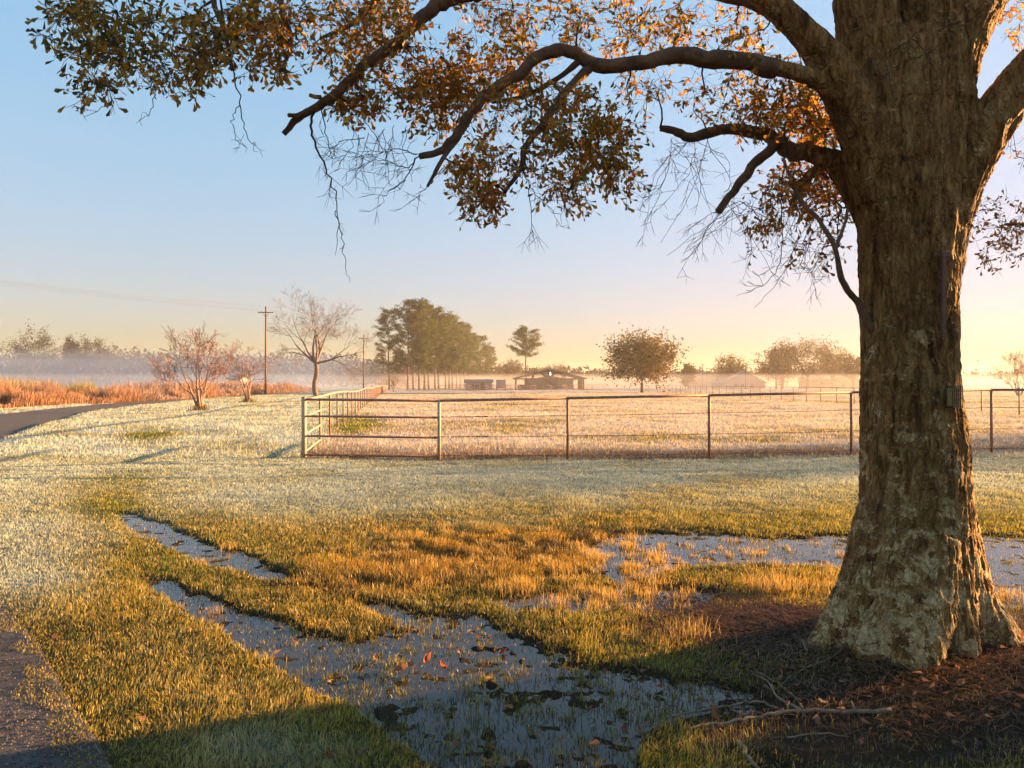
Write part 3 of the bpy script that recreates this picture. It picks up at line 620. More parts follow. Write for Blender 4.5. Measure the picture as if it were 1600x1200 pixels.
for grp, rmax in ((big, 0.0075), (rest, 0.0032)):
    for i_ in by_dist(grp):
        p, nl, tone, up = tips[i_]; pts = grow(p, rmax, 6 if rmax > 0.005 else 5)
        L = int(nl*rng.uniform(0.1, 1.15))
        if L <= 0: continue
        ax = pts[-1]-pts[-2]; ax /= np.linalg.norm(ax)+1e-9
        # two short side shoots carry more leaves
        shoots = [(pts[-1], ax)]
        for _ in range(2):
            sdv = ax*0.6+rng.normal(0, 0.8, 3); sdv[2] -= 0.25; sdv /= np.linalg.norm(sdv); q0 = pts[-2]*0.4+pts[-1]*0.6; q1 = q0+sdv*rng.uniform(0.05, 0.13)
            tw.tube(np.array([q0, (q0+q1)/2+rng.normal(0, 0.006, 3), q1])-off, [0.0016, 0.0013, 0.001], 3, cap=False); shoots.append((q1, sdv))
        for q1, a_ in shoots:
            k = max(1, int(L*rng.uniform(0.6, 1.2))); back = rng.random((k, 1))**1.5*0.09
            pos = q1-a_*back+rng.normal(0, 0.006, (k, 3)); dr = a_*0.9+rng.normal(0, 0.75, (k, 3)); dr[:, 2] -= 0.25
            sz = rng.uniform(0.034, 0.062, k)*(1.15 if up else 1)
            ci = np.clip(rng.normal(0.95+tone*3.3, 1.2, k), 0, 4.999); lo = ci.astype(int); fcol = PAL[lo]*(1-(ci-lo))[:, None]+PAL[lo+1]*(ci-lo)[:, None]
            leaves(lf, pos-off, dr, sz, fcol*rng.uniform(0.5, 1.15, (k, 1)))
# bare twigs
def bare(path, r0, side=5, sl=0.16):
    s_ = smooth_path(np.array([P(*p) for p in path]), 5); s_ += rng.normal(0, 0.006, s_.shape); n = len(s_)
    tw.tube(s_-off, np.linspace(r0, 0.0011, n), 4, cap=False)
    for _ in range(side):
        i_ = rng.integers(1, n-1); a = s_[i_]; ax = s_[i_+1]-s_[i_]; ax /= np.linalg.norm(ax); d = ax*0.8+rng.normal(0, 0.6, 3)*np.array((1, .6, 1)); d /= np.linalg.norm(d); L = sl*rng.uniform(0.4, 1.3)
        mid = a+d*L*0.5+rng.normal(0, 0.01, 3); e = a+d*L+rng.normal(0, 0.015, 3); tw.tube(np.array([a, mid, e])-off, [0.0018, 0.0012, 0.0007], 3, cap=False)
        for _ in range(2):
            d2 = d+rng.normal(0, 0.7, 3)*np.array((1, .6, 1)); d2 /= np.linalg.norm(d2); tw.tube(np.array([mid, mid+d2*L*0.45])-off, [0.0013, 0.0009], 3, cap=False)
bare([(490,172,4.2),(487,205,4.2),(500,245,4.2),(520,290,4.2),(527,340,4.2),(526,400,4.2)], 0.008, 9)
bare([(525,330,4.2),(532,365,4.2),(538,410,4.2),(547,440,4.2)], 0.003, 3, .08)
bare([(505,150,4.2),(505,190,4.2),(515,230,4.2),(522,262,4.2)], 0.004, 6)
bare([(340,-20,3.8),(350,40,3.8),(362,105,3.8),(375,160,3.8),(385,210,3.8),(402,240,3.8)], 0.006, 4, .12)
bare([(375,168,3.8),(362,185,3.8),(370,215,3.8),(384,238,3.8)], 0.003, 2, .08)
bare([(240,120,3.8),(238,165,3.8),(220,195,3.8)], 0.003, 2, .08); bare([(160,130,3.75),(163,165,3.75),(135,180,3.75)], 0.003, 2, .06)
bare([(655,243,4.3),(630,235,4.3),(590,238,4.35),(555,238,4.4)], 0.004, 9); bare([(650,246,4.3),(635,262,4.3),(600,250,4.3),(565,255,4.3)], 0.004, 9)
bare([(655,245,4.3),(635,275,4.3),(610,300,4.3),(590,325,4.3)], 0.004, 9); bare([(600,235,4.35),(575,195,4.4),(560,180,4.4)], .003, 7, .14)
bare([(570,215,4.4),(530,222,4.4),(520,240,4.4)], .003, 6, .14); bare([(690,265,4.3),(660,300,4.3),(640,320,4.3)], .003, 6, .1)
bare([(815,262,4.4),(828,300,4.4),(830,340,4.4),(833,375,4.4)], 0.0035, 8, .13); bare([(828,290,4.4),(855,320,4.4),(875,350,4.4)], .0025, 6, .12)
for _ in range(13):
    a = rng.uniform(0, 1); x0 = 1045+a*80; y0 = 210+rng.uniform(0, 25)
    x1 = x0-rng.uniform(-60, 90); y1 = y0+rng.uniform(60, 170); d0 = rng.uniform(4.9, 5.3)
    bare([(x0, y0, 5.1), ((x0+x1)/2+rng.uniform(-15, 25), (y0+y1)/2-10, d0), (x1, y1, d0)], 0.0022, 5, .15)
for _ in range(11):
    x1 = rng.uniform(1010, 1230); y1 = rng.uniform(350, 440); x0 = rng.uniform(1125, 1180)
    bare([(x0, 315, 5.0), ((x0+x1)/2+rng.uniform(-10, 25), 320+(y1-320)*0.4, 5.0), (x1, y1, 5.0)], 0.0024, 5, .16)
bare([(1225,250,4.9),(1222,330,4.9),(1220,400,4.9),(1200,440,4.9),(1150,462,4.9)], .005, 8, .16)
for _ in range(14):
    x0 = rng.uniform(1230, 1320); y0 = rng.uniform(320, 400); bare([(x0, y0, 5.0), (x0-20, y0+40, 5.0), (x0-rng.uniform(0, 70), y0+rng.uniform(40, 90), 5.0)], .0022, 4, .12)
for _ in range(8):
    x0 = rng.uniform(540, 680); y0 = rng.uniform(170, 230); bare([(x0, y0, 4.3), (x0+rng.uniform(-30, 10), y0+45, 4.3), (x0+rng.uniform(-60, 20), y0+90, 4.3)], .002, 4, .13)
# pale twigs drooping in front of the fork
TT = lambda *pp: bare([(x_, y_, 4.22) for x_, y_ in pp], .0032, 3, .06)
TT((1500,35),(1470,45),(1455,75),(1445,85)); TT((1425,55),(1440,75),(1460,110),(1470,135)); TT((1445,85),(1420,95),(1385,118)); TT((1430,55),(1410,70),(1385,85),(1360,110)); TT((1395,72),(1385,115),(1402,165)); TT((1468,138),(1448,150),(1446,200))
tw.build('twigs', M['twig'], oak); lf.build('foliage', M['leaf'], oak)
b = MB()
for px, py, s_ in ((1173,381,.06),(1173,437,.05),(1165,345,.06)): pass
# ------------------------------------------------------------------ suet feeder and slat on the trunk
fd = empty('bird_feeder', tuple(P(1491,620,4.40)), R(35), 'small wire suet cage hanging on a thin chain against the oak trunk', 'bird feeder')
W_, H_, D_ = 0.125, 0.125, 0.04
b = MB()
for sy in (-D_/2, D_/2):
    for i_ in range(6): x_ = -W_/2+W_*i_/5; b.tube([(x_, sy, -H_/2), (x_, sy, H_/2)], 0.0026, 5)
    for i_ in range(6): z_ = -H_/2+H_*i_/5; b.tube([(-W_/2, sy, z_), (W_/2, sy, z_)], 0.0016 if 0 < i_ < 5 else 0.0028, 5)
for i_ in range(6):
    for z_ in (-H_/2, H_/2): x_ = -W_/2+W_*i_/5; b.tube([(x_, -D_/2, z_), (x_, D_/2, z_)], 0.0026, 5)
b.build('cage', M['cage'], fd)
b = MB(); b.box((0, 0, -0.004), (W_*0.9, D_*0.8, H_*0.86)); o = b.build('suet_cake', M['suet'], fd); bv = o.modifiers.new('b', 'BEVEL'); bv.width = 0.005; bv.segments = 2
b = MB(); zc = H_/2
for i_ in range(42):
    a = 0 if i_ % 2 else math.pi/2; t = np.linspace(0, 2*math.pi, 9)
    ring = np.stack([0.0035*np.cos(t)*math.cos(a), 0.0035*np.cos(t)*math.sin(a)-0.0, zc+0.012+0.018*i_+0.011*np.sin(t)], 1); ring[:, 0] += 0.0; b.tube(ring, 0.0011, 4, cap=False)
b.build('chain', M['cage'], fd)
sl = empty('wooden_slat', tuple(P(1474,527,4.39)), R(18), 'narrow reddish brown slat fixed upright on the oak trunk above the feeder', 'slat')
b = MB(); b.box((0, 0, 0.25), (0.03, 0.016, 0.50)); o = b.build('stick', M['slat'], sl); bv = o.modifiers.new('b', 'BEVEL'); bv.width = 0.003
b = MB(); b.box((0.018, 0.004, 0.49), (0.075, 0.03, 0.035)); o = b.build('bracket', M['slat'], sl); bv = o.modifiers.new('b', 'BEVEL'); bv.width = 0.003

# ------------------------------------------------------------------ fences
def gz(x, y): return float(height(np.array([x]), np.array([y]))[0])
def pipe_fence(name, label, pts, tops, kinds, rails_z, full_bays, wire_z, rad=0.032, rail_r=0.03, mat=None, nw=8, wr=0.0055):
    x0, y0 = pts[0]; root = empty(name, (x0, y0, 0), label=label, cat='fence'); o3 = np.array((x0, y0, 0))
    for i_, ((x, y), h_, k_) in enumerate(zip(pts, tops, kinds)):
        b = MB(); r_ = rad*(1.75 if k_ == 2 else 1.15 if k_ == 1 else 1)
        hh = h_+(0.03 if k_ == 2 else 0)
        b.tube(np.array([(x, y, -0.1), (x+0.002, y, 0.5*hh), (x, y, hh-0.006), (x, y, hh)])-o3, [r_, r_, r_, r_*0.8], 12 if rad > 0.03 else 8)
        b.build('post', M['pale_pipe'] if k_ else M['steel'], root, smooth=True)
    for i_ in range(len(pts)-1):
        (xa, ya), (xb, yb) = pts[i_], pts[i_+1]; ha, hb = tops[i_], tops[i_+1]
        b = MB(); b.tube(np.array([(xa, ya, ha-rail_r), (xb, yb, hb-rail_r)])-o3, rail_r, 10); b.build('top_rail', M['pale_pipe' if name == 'paddock_fence' else 'steel'], root, smooth=True)
        for f_ in (rails_z if i_ < full_bays else ()):
            b = MB(); b.tube(np.array([(xa, ya, ha*f_), (xb, yb, hb*f_)])-o3, rail_r*0.8, 8); b.build('rail', M['pale_pipe' if name == 'paddock_fence' else 'steel'], root, smooth=True)
    for f_ in wire_z:
        path = []
        for i_ in range(full_bays, len(pts)-1):
            for t in np.linspace(0, 1, nw, endpoint=False):
                (xa, ya), (xb, yb) = pts[i_], pts[i_+1]; path.append((xa+(xb-xa)*t, ya+(yb-ya)*t-rad, (tops[i_]*(1-t)+tops[i_+1]*t)*f_-0.012*math.sin(math.pi*t)))
        path.append((pts[-1][0], pts[-1][1]-rad, tops[-1]*f_)); b = MB(); b.tube(np.array(path)-o3, wr, 5); w_ = b.build('wire', M['wire'], root)
        if name == 'pipe_fence' and full_bays and f_ > 0.3:
            b = MB(); p0 = np.array(path[0]); p1 = np.array(path[nw]); dv = (p1-p0)/np.linalg.norm(p1-p0)
            prof = [(0.0, .004), (.05, .005), (.052, .013), (.10, .013), (.102, .005), (.26, .005), (.27, .009), (.39, .009), (.40, .005), (.60, .005), (.61, .010), (.64, .010), (.65, .005), (.80, .005), (.81, .010), (.9, .010), (.905, .005), (.97, .005), (.98, .014), (1.05, .014), (1.06, .005)]
            b.tube(np.array([p0+dv*s0+(0, 0, -.001) for s0, _ in prof])-o3, [r_ for _, r_ in prof], 6)
            b.build('tensioner', M['wire'], w_)
    return root
fx = [475, 686, 887, 1108, 1330, 1549]; fb = [716, 719, 718.5, 717, 712, 709]; ft = [622, 624, 620, 615.5, 611, 607]
fpts = []; ftops = []
for a, b_, c_ in zip(fx, fb, ft):
    x, y = G(a, b_); fpts.append((x, y)); ftops.append((b_-c_)*y/F)
for k in range(1, 6):
    dx_, dy_ = fpts[5][0]-fpts[4][0], fpts[5][1]-fpts[4][1]; fpts.append((fpts[5][0]+dx_*k, fpts[5][1]+0.12*k)); ftops.append(ftops[5])
pipe_fence('pipe_fence', 'rusty pipe fence running across the lawn to the oak, wires below its top rail', fpts, ftops, [2, 1]+[0]*9, (0.70, 0.37, 0.06), 1, (0.71, 0.385, 0.08))
sp_ = []; x, y = fpts[0]; y2 = y+3.6
ys = [y+3.6]+[y+3.6+3.05*i_ for i_ in range(1, 56)]
spts = [(x, y)]+[(x-0.158*(yy-y), yy) for yy in ys]; stops = [ftops[0]-0.03]+[1.34+0.05*math.sin(i_*0.7) for i_ in range(len(ys))]
sf = pipe_fence('paddock_fence', 'long pipe fence running away from the corner post towards the pines', [(spts[0][0]-0.02, spts[0][1]+0.10)]+spts[1:], stops, [0, 1]+[0]*70, (0.70, 0.40, 0.10), 1, (0.62, 0.28), nw=2, wr=0.006)
rp = [(25.6, 37.6+3.02*i_-3.02*4) for i_ in range(36)]
pipe_fence('pasture_fence', 'distant straight post fence along the far side of the frosted pasture', rp, [1.38]*len(rp), [0]*40, (), 0, (0.72, 0.45, 0.2), 0.035, 0.022, nw=2, wr=0.006)
fp = [(-27-0.0*i_+3.6*i_, 165.0+0.5*i_) for i_ in range(12)]
pipe_fence('back_fence', 'low far rail fence in front of the pine row', fp, [1.3]*12, [0]*12, (0.5,), 11, (), 0.05, 0.04, nw=2)

# ------------------------------------------------------------------ poles
def power_pole(px, base, top, D, label, arm_w=2.4, rz=0.0):
    x = (px-800)*D/F; h_ = CAM_H+(600-top)*D/F
    root = empty('power_pole', (x, D, 0), rz, label, 'power pole', 'power poles beside the road')
    b = MB(); b.tube([(0, 0, -0.3), (0.02, 0, h_*0.5), (0.05, 0, h_)], [0.17, 0.14, 0.11], 10); b.build('pole', M['polewood'], root, smooth=True)
    b = MB(); b.box((0.05, -0.16, h_-0.9), (arm_w, 0.10, 0.13)); b.bar((0.05, -0.14, h_-1.7), (0.6, -0.14, h_-0.97), 0.04, 0.05); b.bar((0.05, -0.14, h_-1.7), (-0.5, -0.14, h_-0.97), 0.04, 0.05); b.build('crossarm', M['polewood'], root)
    for sx in (-arm_w/2+0.12, -arm_w/4, arm_w/2-0.12):
        b = MB(); b.tube([(0.05+sx, -0.16, h_-0.84), (0.05+sx, -0.16, h_-0.66), (0.05+sx, -0.16, h_-0.62)], [0.03, 0.06, 0.03], 8); b.build('insulator', M['ceramic'], root)
    return np.array((x, D, h_))
p1 = power_pole(415, 616, 479, 113, 'tall wooden power pole with crossarm next to the bare tree')
p2 = power_pole(568, 606, 523, 178, 'smaller, more distant wooden power pole between bare tree and pines')
for i_, (sx, lab) in enumerate(((-1.08, 'sagging power line on the outer end of the crossarms'), (0.0, 'sagging power line at the pole tops'), (1.1, 'sagging power line on the inner end of the crossarms'))):
    pp = []
    z1 = p1[2]-0.62 if sx else p1[2]; z2 = p2[2]-0.62 if sx else p2[2]
    A_ = np.array((-70+sx, 44, p1[2]-0.2)); B_ = np.array((p1[0]+sx+.05, p1[1]-.16, z1)); C_ = np.array((p2[0]+sx+.05, p2[1]-.16, z2)); Dd = np.array((-40+sx, 260, 12.0))
    for a, b_ in ((A_, B_), (B_, C_), (C_, Dd)):
        for t in np.linspace(0, 1, 14): q_ = a*(1-t)+b_*t; q_[2] -= 3.2*t*(1-t)*(1 if b_ is not Dd else .6); pp.append(q_)
    b = MB(); b.tube(np.array(pp), 0.007, 4); tag(b.build('power_line', M['wire']), lab, 'power line', 'power lines along the road')
for k, (px, lab) in enumerate(((433, 'short pale marker post, the one nearest the power pole'), (437.5, 'short pale marker post in the middle of three'), (440.5, 'short pale marker post, third from the power pole'))):
    D = 112; x = (px-800)*D/F; rt = empty('marker_post', (x, D+k*.3, 0), 0, lab, 'post', 'pale posts by the road'); hh = 1.45-0.12*k
    b = MB(); b.tube([(0, 0, -.1), (0, 0, hh-.12)], [.085, .085], 10); b.build('post', M['pale_pipe'], rt)
    b = MB(); b.tube([(0, 0, hh-.12), (0, 0, hh)], [.10, .07], 10); b.build('cap', M['pale'], rt)
for px, top, D, lab in ((1098, 568, 260, 'thin distant utility pole in the mist, the taller of two'), (1104.5, 574, 275, 'thin distant utility pole in the mist, the shorter of two'), (1165, 571, 235, 'thin distant utility pole rising over the misty gabled house')):
    x = (px-800)*D/F; h_ = CAM_H+(600-top)*D/F; rt = empty('utility_pole', (x, D, 0), 0, lab, 'utility pole'); b = MB(); b.tube([(0, 0, 0), (0, 0, h_)], [.14, .10], 6); b.build('pole', M['polewood'], rt)
    b = MB(); b.box((0, -.12, h_-.5), (1.6, .1, .12)); b.build('crossarm', M['polewood'], rt)
rt = empty('radio_mast', ((1528-800)*300/F, 300, 0), 0, 'very thin radio mast faint in the yellow haze', 'mast')
b = MB(); hm = CAM_H+(600-563)*300/F
for a in range(3): b.tube([(.25*math.cos(a*2.09), .25*math.sin(a*2.09), 0), (.1*math.cos(a*2.09), .1*math.sin(a*2.09), hm)], .05, 4)
for i_ in range(10): b.tube([(.2*math.cos(i_*2.09), .2*math.sin(i_*2.09), i_), (.2*math.cos(i_*2.09+2.09), .2*math.sin(i_*2.09+2.09), i_+1)], .03, 4)
b.build('lattice', M['tin'], rt); b = MB(); b.box((0, 0, hm), (1.3, .4, .25)); b.build('antenna', M['tin'], rt)

# ------------------------------------------------------------------ generic trees
def branchy(mb, start, d, length, r0, level, tips, r, up=0.12, spread=0.55, nchild=(3, 5), shrink=0.72, minr=0.006, wob=0.12, sides=5, segs=4):
    pts = [np.array(start, float)]; d = np.array(d, float); d /= np.linalg.norm(d)
    for i_ in range(segs):
        d = d+r.normal(0, wob, 3)+np.array((0, 0, up)); d /= np.linalg.norm(d); pts.append(pts[-1]+d*length/segs)
    pts = np.array(pts); rr_ = np.linspace(r0, max(r0*0.45, minr), len(pts)); mb.tube(pts, rr_, sides if r0 > .03 else 3, cap=False)
    if level == 0: tips.append((pts[-1], d, pts[0])); return
    k = r.integers(nchild[0], nchild[1]+1)
    for j in range(k):
        t = 1.0 if j == 0 else r.uniform(0.35, 1.0); x = t*segs; i_ = min(int(x), segs-1); p = pts[i_]*(1-(x-i_))+pts[i_+1]*(x-i_)
        nd = r.normal(0, 1, 3); nd -= nd@d*d; nd /= np.linalg.norm(nd); nd = d+nd*(spread*(0.35 if j == 0 else 1)*r.uniform(0.7, 1.3))
        branchy(mb, p, nd, length*shrink*r.uniform(0.75, 1.15), max(rr_[min(i_+1, segs)]*0.72, minr), level-1, tips, r, up, spread, nchild, shrink, minr, wob, sides, segs)
def at(px, D): return ((px-800)*D/F, D, 0)
# crape myrtles
def crape(px, base, top, seed, label, nst, clumpy):
    D = CAM_H*F/(base-600); r = np.random.default_rng(seed); H_ = (base-top)*D/F
    rt = empty('crape_myrtle', at(px, D), 0, label, 'tree', 'bare crape myrtles by the road'); b = MB(); tips = []
    for i_ in range(nst):
        a = i_*2*math.pi/nst+r.uniform(-.3, .3); d = (0.30*math.cos(a), 0.30*math.sin(a), 1)
        branchy(b, (0.10*math.cos(a), 0.10*math.sin(a), 0.15), d, H_*0.40, 0.085, 5, tips, r, 0.0, 0.8, (3, 3), 0.64, 0.009, 0.10)
    tr = MB(); tr.tube([(0, 0, -.1), (0, 0, .3), (0, 0, .5)], [.22, .19, .12], 10); tr.build('trunk', M['palebark'], rt, smooth=True); b.build('branches', M['palebark'], rt)
    m = MB(); ps = np.array([t[0] for t in tips]); k = len(ps)
    sel = r.random(k) < clumpy; q0 = np.repeat(ps[sel], 3, 0); q0 = q0+r.normal(0, .06, q0.shape); quads(m, q0, 0.06, np.tile(np.array((0.30, 0.15, 0.11)), (len(q0), 1))*r.uniform(.6, 1.2, (len(q0), 1)), 0.8, r)
    m.build('seed_heads', M['far_leaf'], rt)
    m = MB(); k = 260; a = r.uniform(0, 6.28, k); d = np.abs(r.normal(0, .28, k)); blades(m, d*np.cos(a), d*np.sin(a), np.zeros(k)+.02, r.uniform(.2, .65, k), np.full(k, .04), np.tile((.10, .07, .03), (k, 1)), np.tile((.22, .17, .05), (k, 1)), .4, r=r)
    m.build('basal_sprouts', M['brush'], rt)
crape(312, 644, 510, 3, 'bare pinkish crape myrtle, the larger one nearer the road bend', 5, .6)
crape(387, 630, 530, 8, 'bare orange crape myrtle, the smaller one just before the power pole', 4, .6)
# bare elm
D = 97; r = np.random.default_rng(5); rt = empty('bare_tree', at(493, D), 0, 'tall leafless tree with leaning trunk and spreading pale branches behind the fence corner', 'tree')
b = MB(); tr = MB(); tr.tube(smooth_path(np.array([(0.1, 0, -.2), (-.15, 0, 1.5), (.15, 0, 3.2), (.05, 0, 4.5)]), 5), np.linspace(.34, .24, 16), 12); tr.build('trunk', M['elmbark'], rt, smooth=True)
tips = []
for a, el, ln, r0 in ((0.1, .25, 4.2, .17), (3.3, .45, 3.8, .17), (1.8, .7, 3.6, .14), (2.6, 1.2, 4.6, .2), (5.2, 1.0, 4.2, .17), (0.4, .95, 4.0, .17), (3.0, .75, 4.2, .17)):
    branchy(b, (.05, 0, 4.3), (math.cos(a)*math.cos(el), .6*math.sin(a)*math.cos(el), math.sin(el)), ln*.95, r0, 5, tips, r, 0.0, 0.72, (3, 3), 0.70, 0.010, 0.13)
b.build('branches', M['elmbark'], rt)
m = MB(); ps = np.array([t[0] for t in tips]); ps = ps[r.random(len(ps)) < .5]; ps = np.repeat(ps, 2, 0)+r.normal(0, .1, (len(ps)*2, 3)); quads(m, ps, .11, np.tile(np.array((.22, .14, .09)), (len(ps), 1))*r.uniform(.6, 1.2, (len(ps), 1)), .7, r); m.build('buds', M['far_leaf'], rt)

def leafy_tree(name, px, D, top, wpx, seed, label, col, bole=0.28, dens=1.0, leafsize=0.28, group='distant trees in the mist', bare_=0.0, oval=0.62, ntip=None, twigs=True, rz=0):
    """rounded broadleaf: trunk and limbs, crown of clumped leaves with gaps"""
    r = np.random.default_rng(seed); H_ = CAM_H+(600-top)*D/F; Wd = wpx*D/F
    rt = empty(name, at(px, D), rz, label, 'tree', group)
    b = MB(); tk_ = MB(); hb = H_*bole; r0 = max(.12, H_*.022); tk_.tube([(0, 0, -.3), (r.normal(0, .1), 0, hb*.5), (0, 0, hb)], [r0*1.35, r0, r0*.9], 9); tk_.build('trunk', M['pinebark'], rt, smooth=True)
    cz = hb*0.75+(H_-hb*0.75)*0.5; rzz = (H_-hb*0.75)*0.5; k = ntip or int(60*dens)
    cl = []
    while len(cl) < k:
        u = r.normal(0, 1, 3); u /= np.linalg.norm(u); rr_ = r.uniform(.35, 1)**.5; f_ = 0.84+0.34*noise3(u[0]*2.2+seed, u[1]*1.6, u[2]*1.6, 2)
        p = np.array((u[0]*Wd/2*rr_*f_, u[1]*Wd/2*rr_*f_, cz+u[2]*rzz*rr_*f_))
        if p[2] > hb*.55: cl.append(p)
    cl = np.array(cl); nd = [np.array((0, 0, hb*.8)), np.array((0, 0, hb))]; rad_ = [r0*.6, r0*.6]
    for i_ in range(7):
        a = i_*.9+r.uniform(0, .5); e = np.array((math.cos(a)*Wd*.27, math.sin(a)*Wd*.27, cz+r.uniform(-.35, .45)*rzz)); s0 = nd[1]; pts = smooth_path(np.array([s0, s0*.5+e*.5+np.array((0, 0, -.06*H_*0)), e]), 4); b.tube(pts, np.linspace(r0*.6, r0*.22, len(pts)), 5, cap=False)
        for p_, q_ in zip(pts[2:], np.linspace(r0*.5, r0*.2, len(pts))[2:]): nd.append(p_); rad_.append(q_)
    for i_ in np.argsort(np.linalg.norm(cl-np.array((0, 0, cz)), axis=1)):
        p = cl[i_]; dd_ = np.linalg.norm(np.array(nd)-p, axis=1); j = int(np.argmin(dd_)); a = nd[j]; mid = (a+p)/2+r.normal(0, .08, 3)*dd_[j]; b.tube(np.array([a, mid, p]), [rad_[j]*.7, rad_[j]*.5, max(.02, rad_[j]*.3)], 4, cap=False); nd += [mid, p]; rad_ += [rad_[j]*.6, max(.025, rad_[j]*.45)]
        if bare_ > 0:
            for _ in range(5): e = p+r.normal(0, .09*Wd, 3)*.6; b.tube(np.array([p, (p+e)/2+r.normal(0, .05, 3), e]), [.03, .02, .015], 3, cap=False)
    b.build('branches', M['pinebark'], rt)
    m = MB(); per = int(46*(1-bare_)); sg = 0.062*Wd+.12
    if per:
        pp = np.repeat(cl, per, 0); kk_ = len(pp); off_ = r.normal(0, 1, (kk_, 3))*sg*np.array((1, 1, .75)); rad_d = cl-np.array((0, 0, cz*.8)); rad_d /= np.linalg.norm(rad_d, axis=1, keepdims=True); rd_ = np.repeat(rad_d, per, 0); al = (off_*rd_).sum(1, keepdims=True); off_ = (off_-rd_*al)*.62+rd_*al*1.6; pp = pp+off_; tone = np.repeat(r.uniform(.65, 1.3, k), per)[:, None]*r.uniform(.7, 1.3, (kk_, 1))
        quads(m, pp, leafsize*r.uniform(.7, 1.3, kk_), np.array(col)*tone, .7, r); m.build('crown', M['far_leaf'], rt)
    return rt
OAKC = (0.12, 0.085, 0.022)
leafy_tree('round_oak', 1003, 137, 523, 113, 11, 'round dense brown-green oak standing alone in the pasture right of the barn', (0.15, 0.10, 0.022), bole=.22, dens=3.8, leafsize=.42, group='oaks in the pasture')
# far broadleaf trees
FT = [(55, 300, 512, 72, 'misty round tree, tallest on the treeline above the weeds', .0, 21), (112, 310, 524, 30, 'small narrow misty tree beside the tallest of the hazy treeline', .0, 22), (146, 300, 523, 66, 'broad misty tree sloping down to the hazy treeline', .0, 23),
 (-20, 300, 535, 60, 'hazy tree cut by the edge of the view above the weeds', .0, 24), (798, 330, 561, 42, 'low misty tree just behind the barn roof eave', .25, 25), (868, 340, 568, 34, 'small misty tree showing over the barn ridge', .35, 26),
 (1075, 240, 567, 26, 'little thin tree beside the round oak', .45, 27), (1143, 260, 555, 48, 'compact dome-shaped tree behind the gabled house', .0, 28), (1213, 235, 545, 66, 'low leaning tree at the edge of the tall misty pair', .3, 29), (1222, 240, 530, 46, 'tall feathery tree over the misty house', .35, 30),
 (1262, 240, 526, 96, 'largest wide-crowned golden tree in the mist near the trunk', .2, 31), (1300, 245, 540, 60, 'golden hazy tree close to the big trunk', .4, 32), (1333, 230, 552, 40, 'shorter hazy tree partly hidden by the big trunk', .4, 33)]
for px, D, top, wp, lab, ba, sd in FT:
    leafy_tree('misty_tree', px, D, top, wp, sd, lab, OAKC if px > 500 else (0.035, 0.04, 0.03), .22, 1.6, .55, bare_=ba)
rt = empty('bare_shrub_tree', at(1592, 95), 0, 'pale bare tree in bright haze beyond the fence, beside the trunk', 'tree'); b = MB(); tips = []; r = np.random.default_rng(44)
for i_ in range(6): a = i_*1.05; branchy(b, (.1*math.cos(a), .1*math.sin(a), 0), (.45*math.cos(a), .45*math.sin(a), 1), 2.4, .07, 4, tips, r, .03, .55, (2, 4), .7, .012, .1)
b.build('branches', M['palebark'], rt)
m = MB(); ps = np.array([t[0] for t in tips]); quads(m, ps, .14, np.tile((.3, .2, .1), (len(ps), 1)), .7, r); m.build('crown', M['far_leaf'], rt)

# pines
def pine_mesh(seed, H_, crown_from, Wd):
    r = np.random.default_rng(seed); tr = MB(); br = MB(); cr = MB()
    lean = r.normal(0, .25, 2); axis = lambda z: np.array((lean[0]*z/H_*1.5+.1*math.sin(z*.5), lean[1]*z/H_, z))
    zs = np.linspace(-.3, H_*.97, 12); tr.tube(np.array([axis(z) for z in zs]), np.linspace(.30, .06, 12), 9, cap=False)
    k = 46
    for i_ in range(k):
        t = (i_+r.random())/k; z = H_*(crown_from+(0.985-crown_from)*t); a = r.uniform(0, 6.283); L = Wd*.5*(math.sin(math.pi*min(1, .18+.78*t))**.7)*r.uniform(.6, 1.15)
        p0 = axis(z); d = np.array((math.cos(a), math.sin(a), .28)); p1_ = p0+d*L*.6; p2_ = p0+d*L+np.array((0, 0, .10*L)); br.tube(np.array([p0, p1_, p2_]), [.07, .045, .02], 4, cap=False)
        for q_, sgm in ((p1_, .38), (p2_, .45), (p2_*.5+p1_*.5, .42), (p1_+r.normal(0, .5, 3), .4), (p2_+r.normal(0, .55, 3), .42)):
            n_ = 40; pp = q_+r.normal(0, 1, (n_, 3))*sgm*np.array((1, 1, .55)); quads(cr, pp, r.uniform(.3, .55, n_), np.array((.075, .090, .013))*r.uniform(.6, 1.35)*r.uniform(.75, 1.25, (n_, 1)), .42, r, bias=np.array((0, 0, .6)))
    return tr, br, cr
def make_pine(seed, H_, cf, Wd, name='pine_tree'):
    tr, br, cr = pine_mesh(seed, H_, cf, Wd); rt = empty(name); tr.build('trunk', M['pinebark'], rt, smooth=True); br.build('branches', M['pinebark'], rt); cr.build('crown', M['far_leaf'], rt); return rt
protos = [make_pine(61, 23.5, .22, 8.6), make_pine(62, 24.0, .27, 9.4), make_pine(63, 23.0, .25, 9.8)]
used = [False]*3
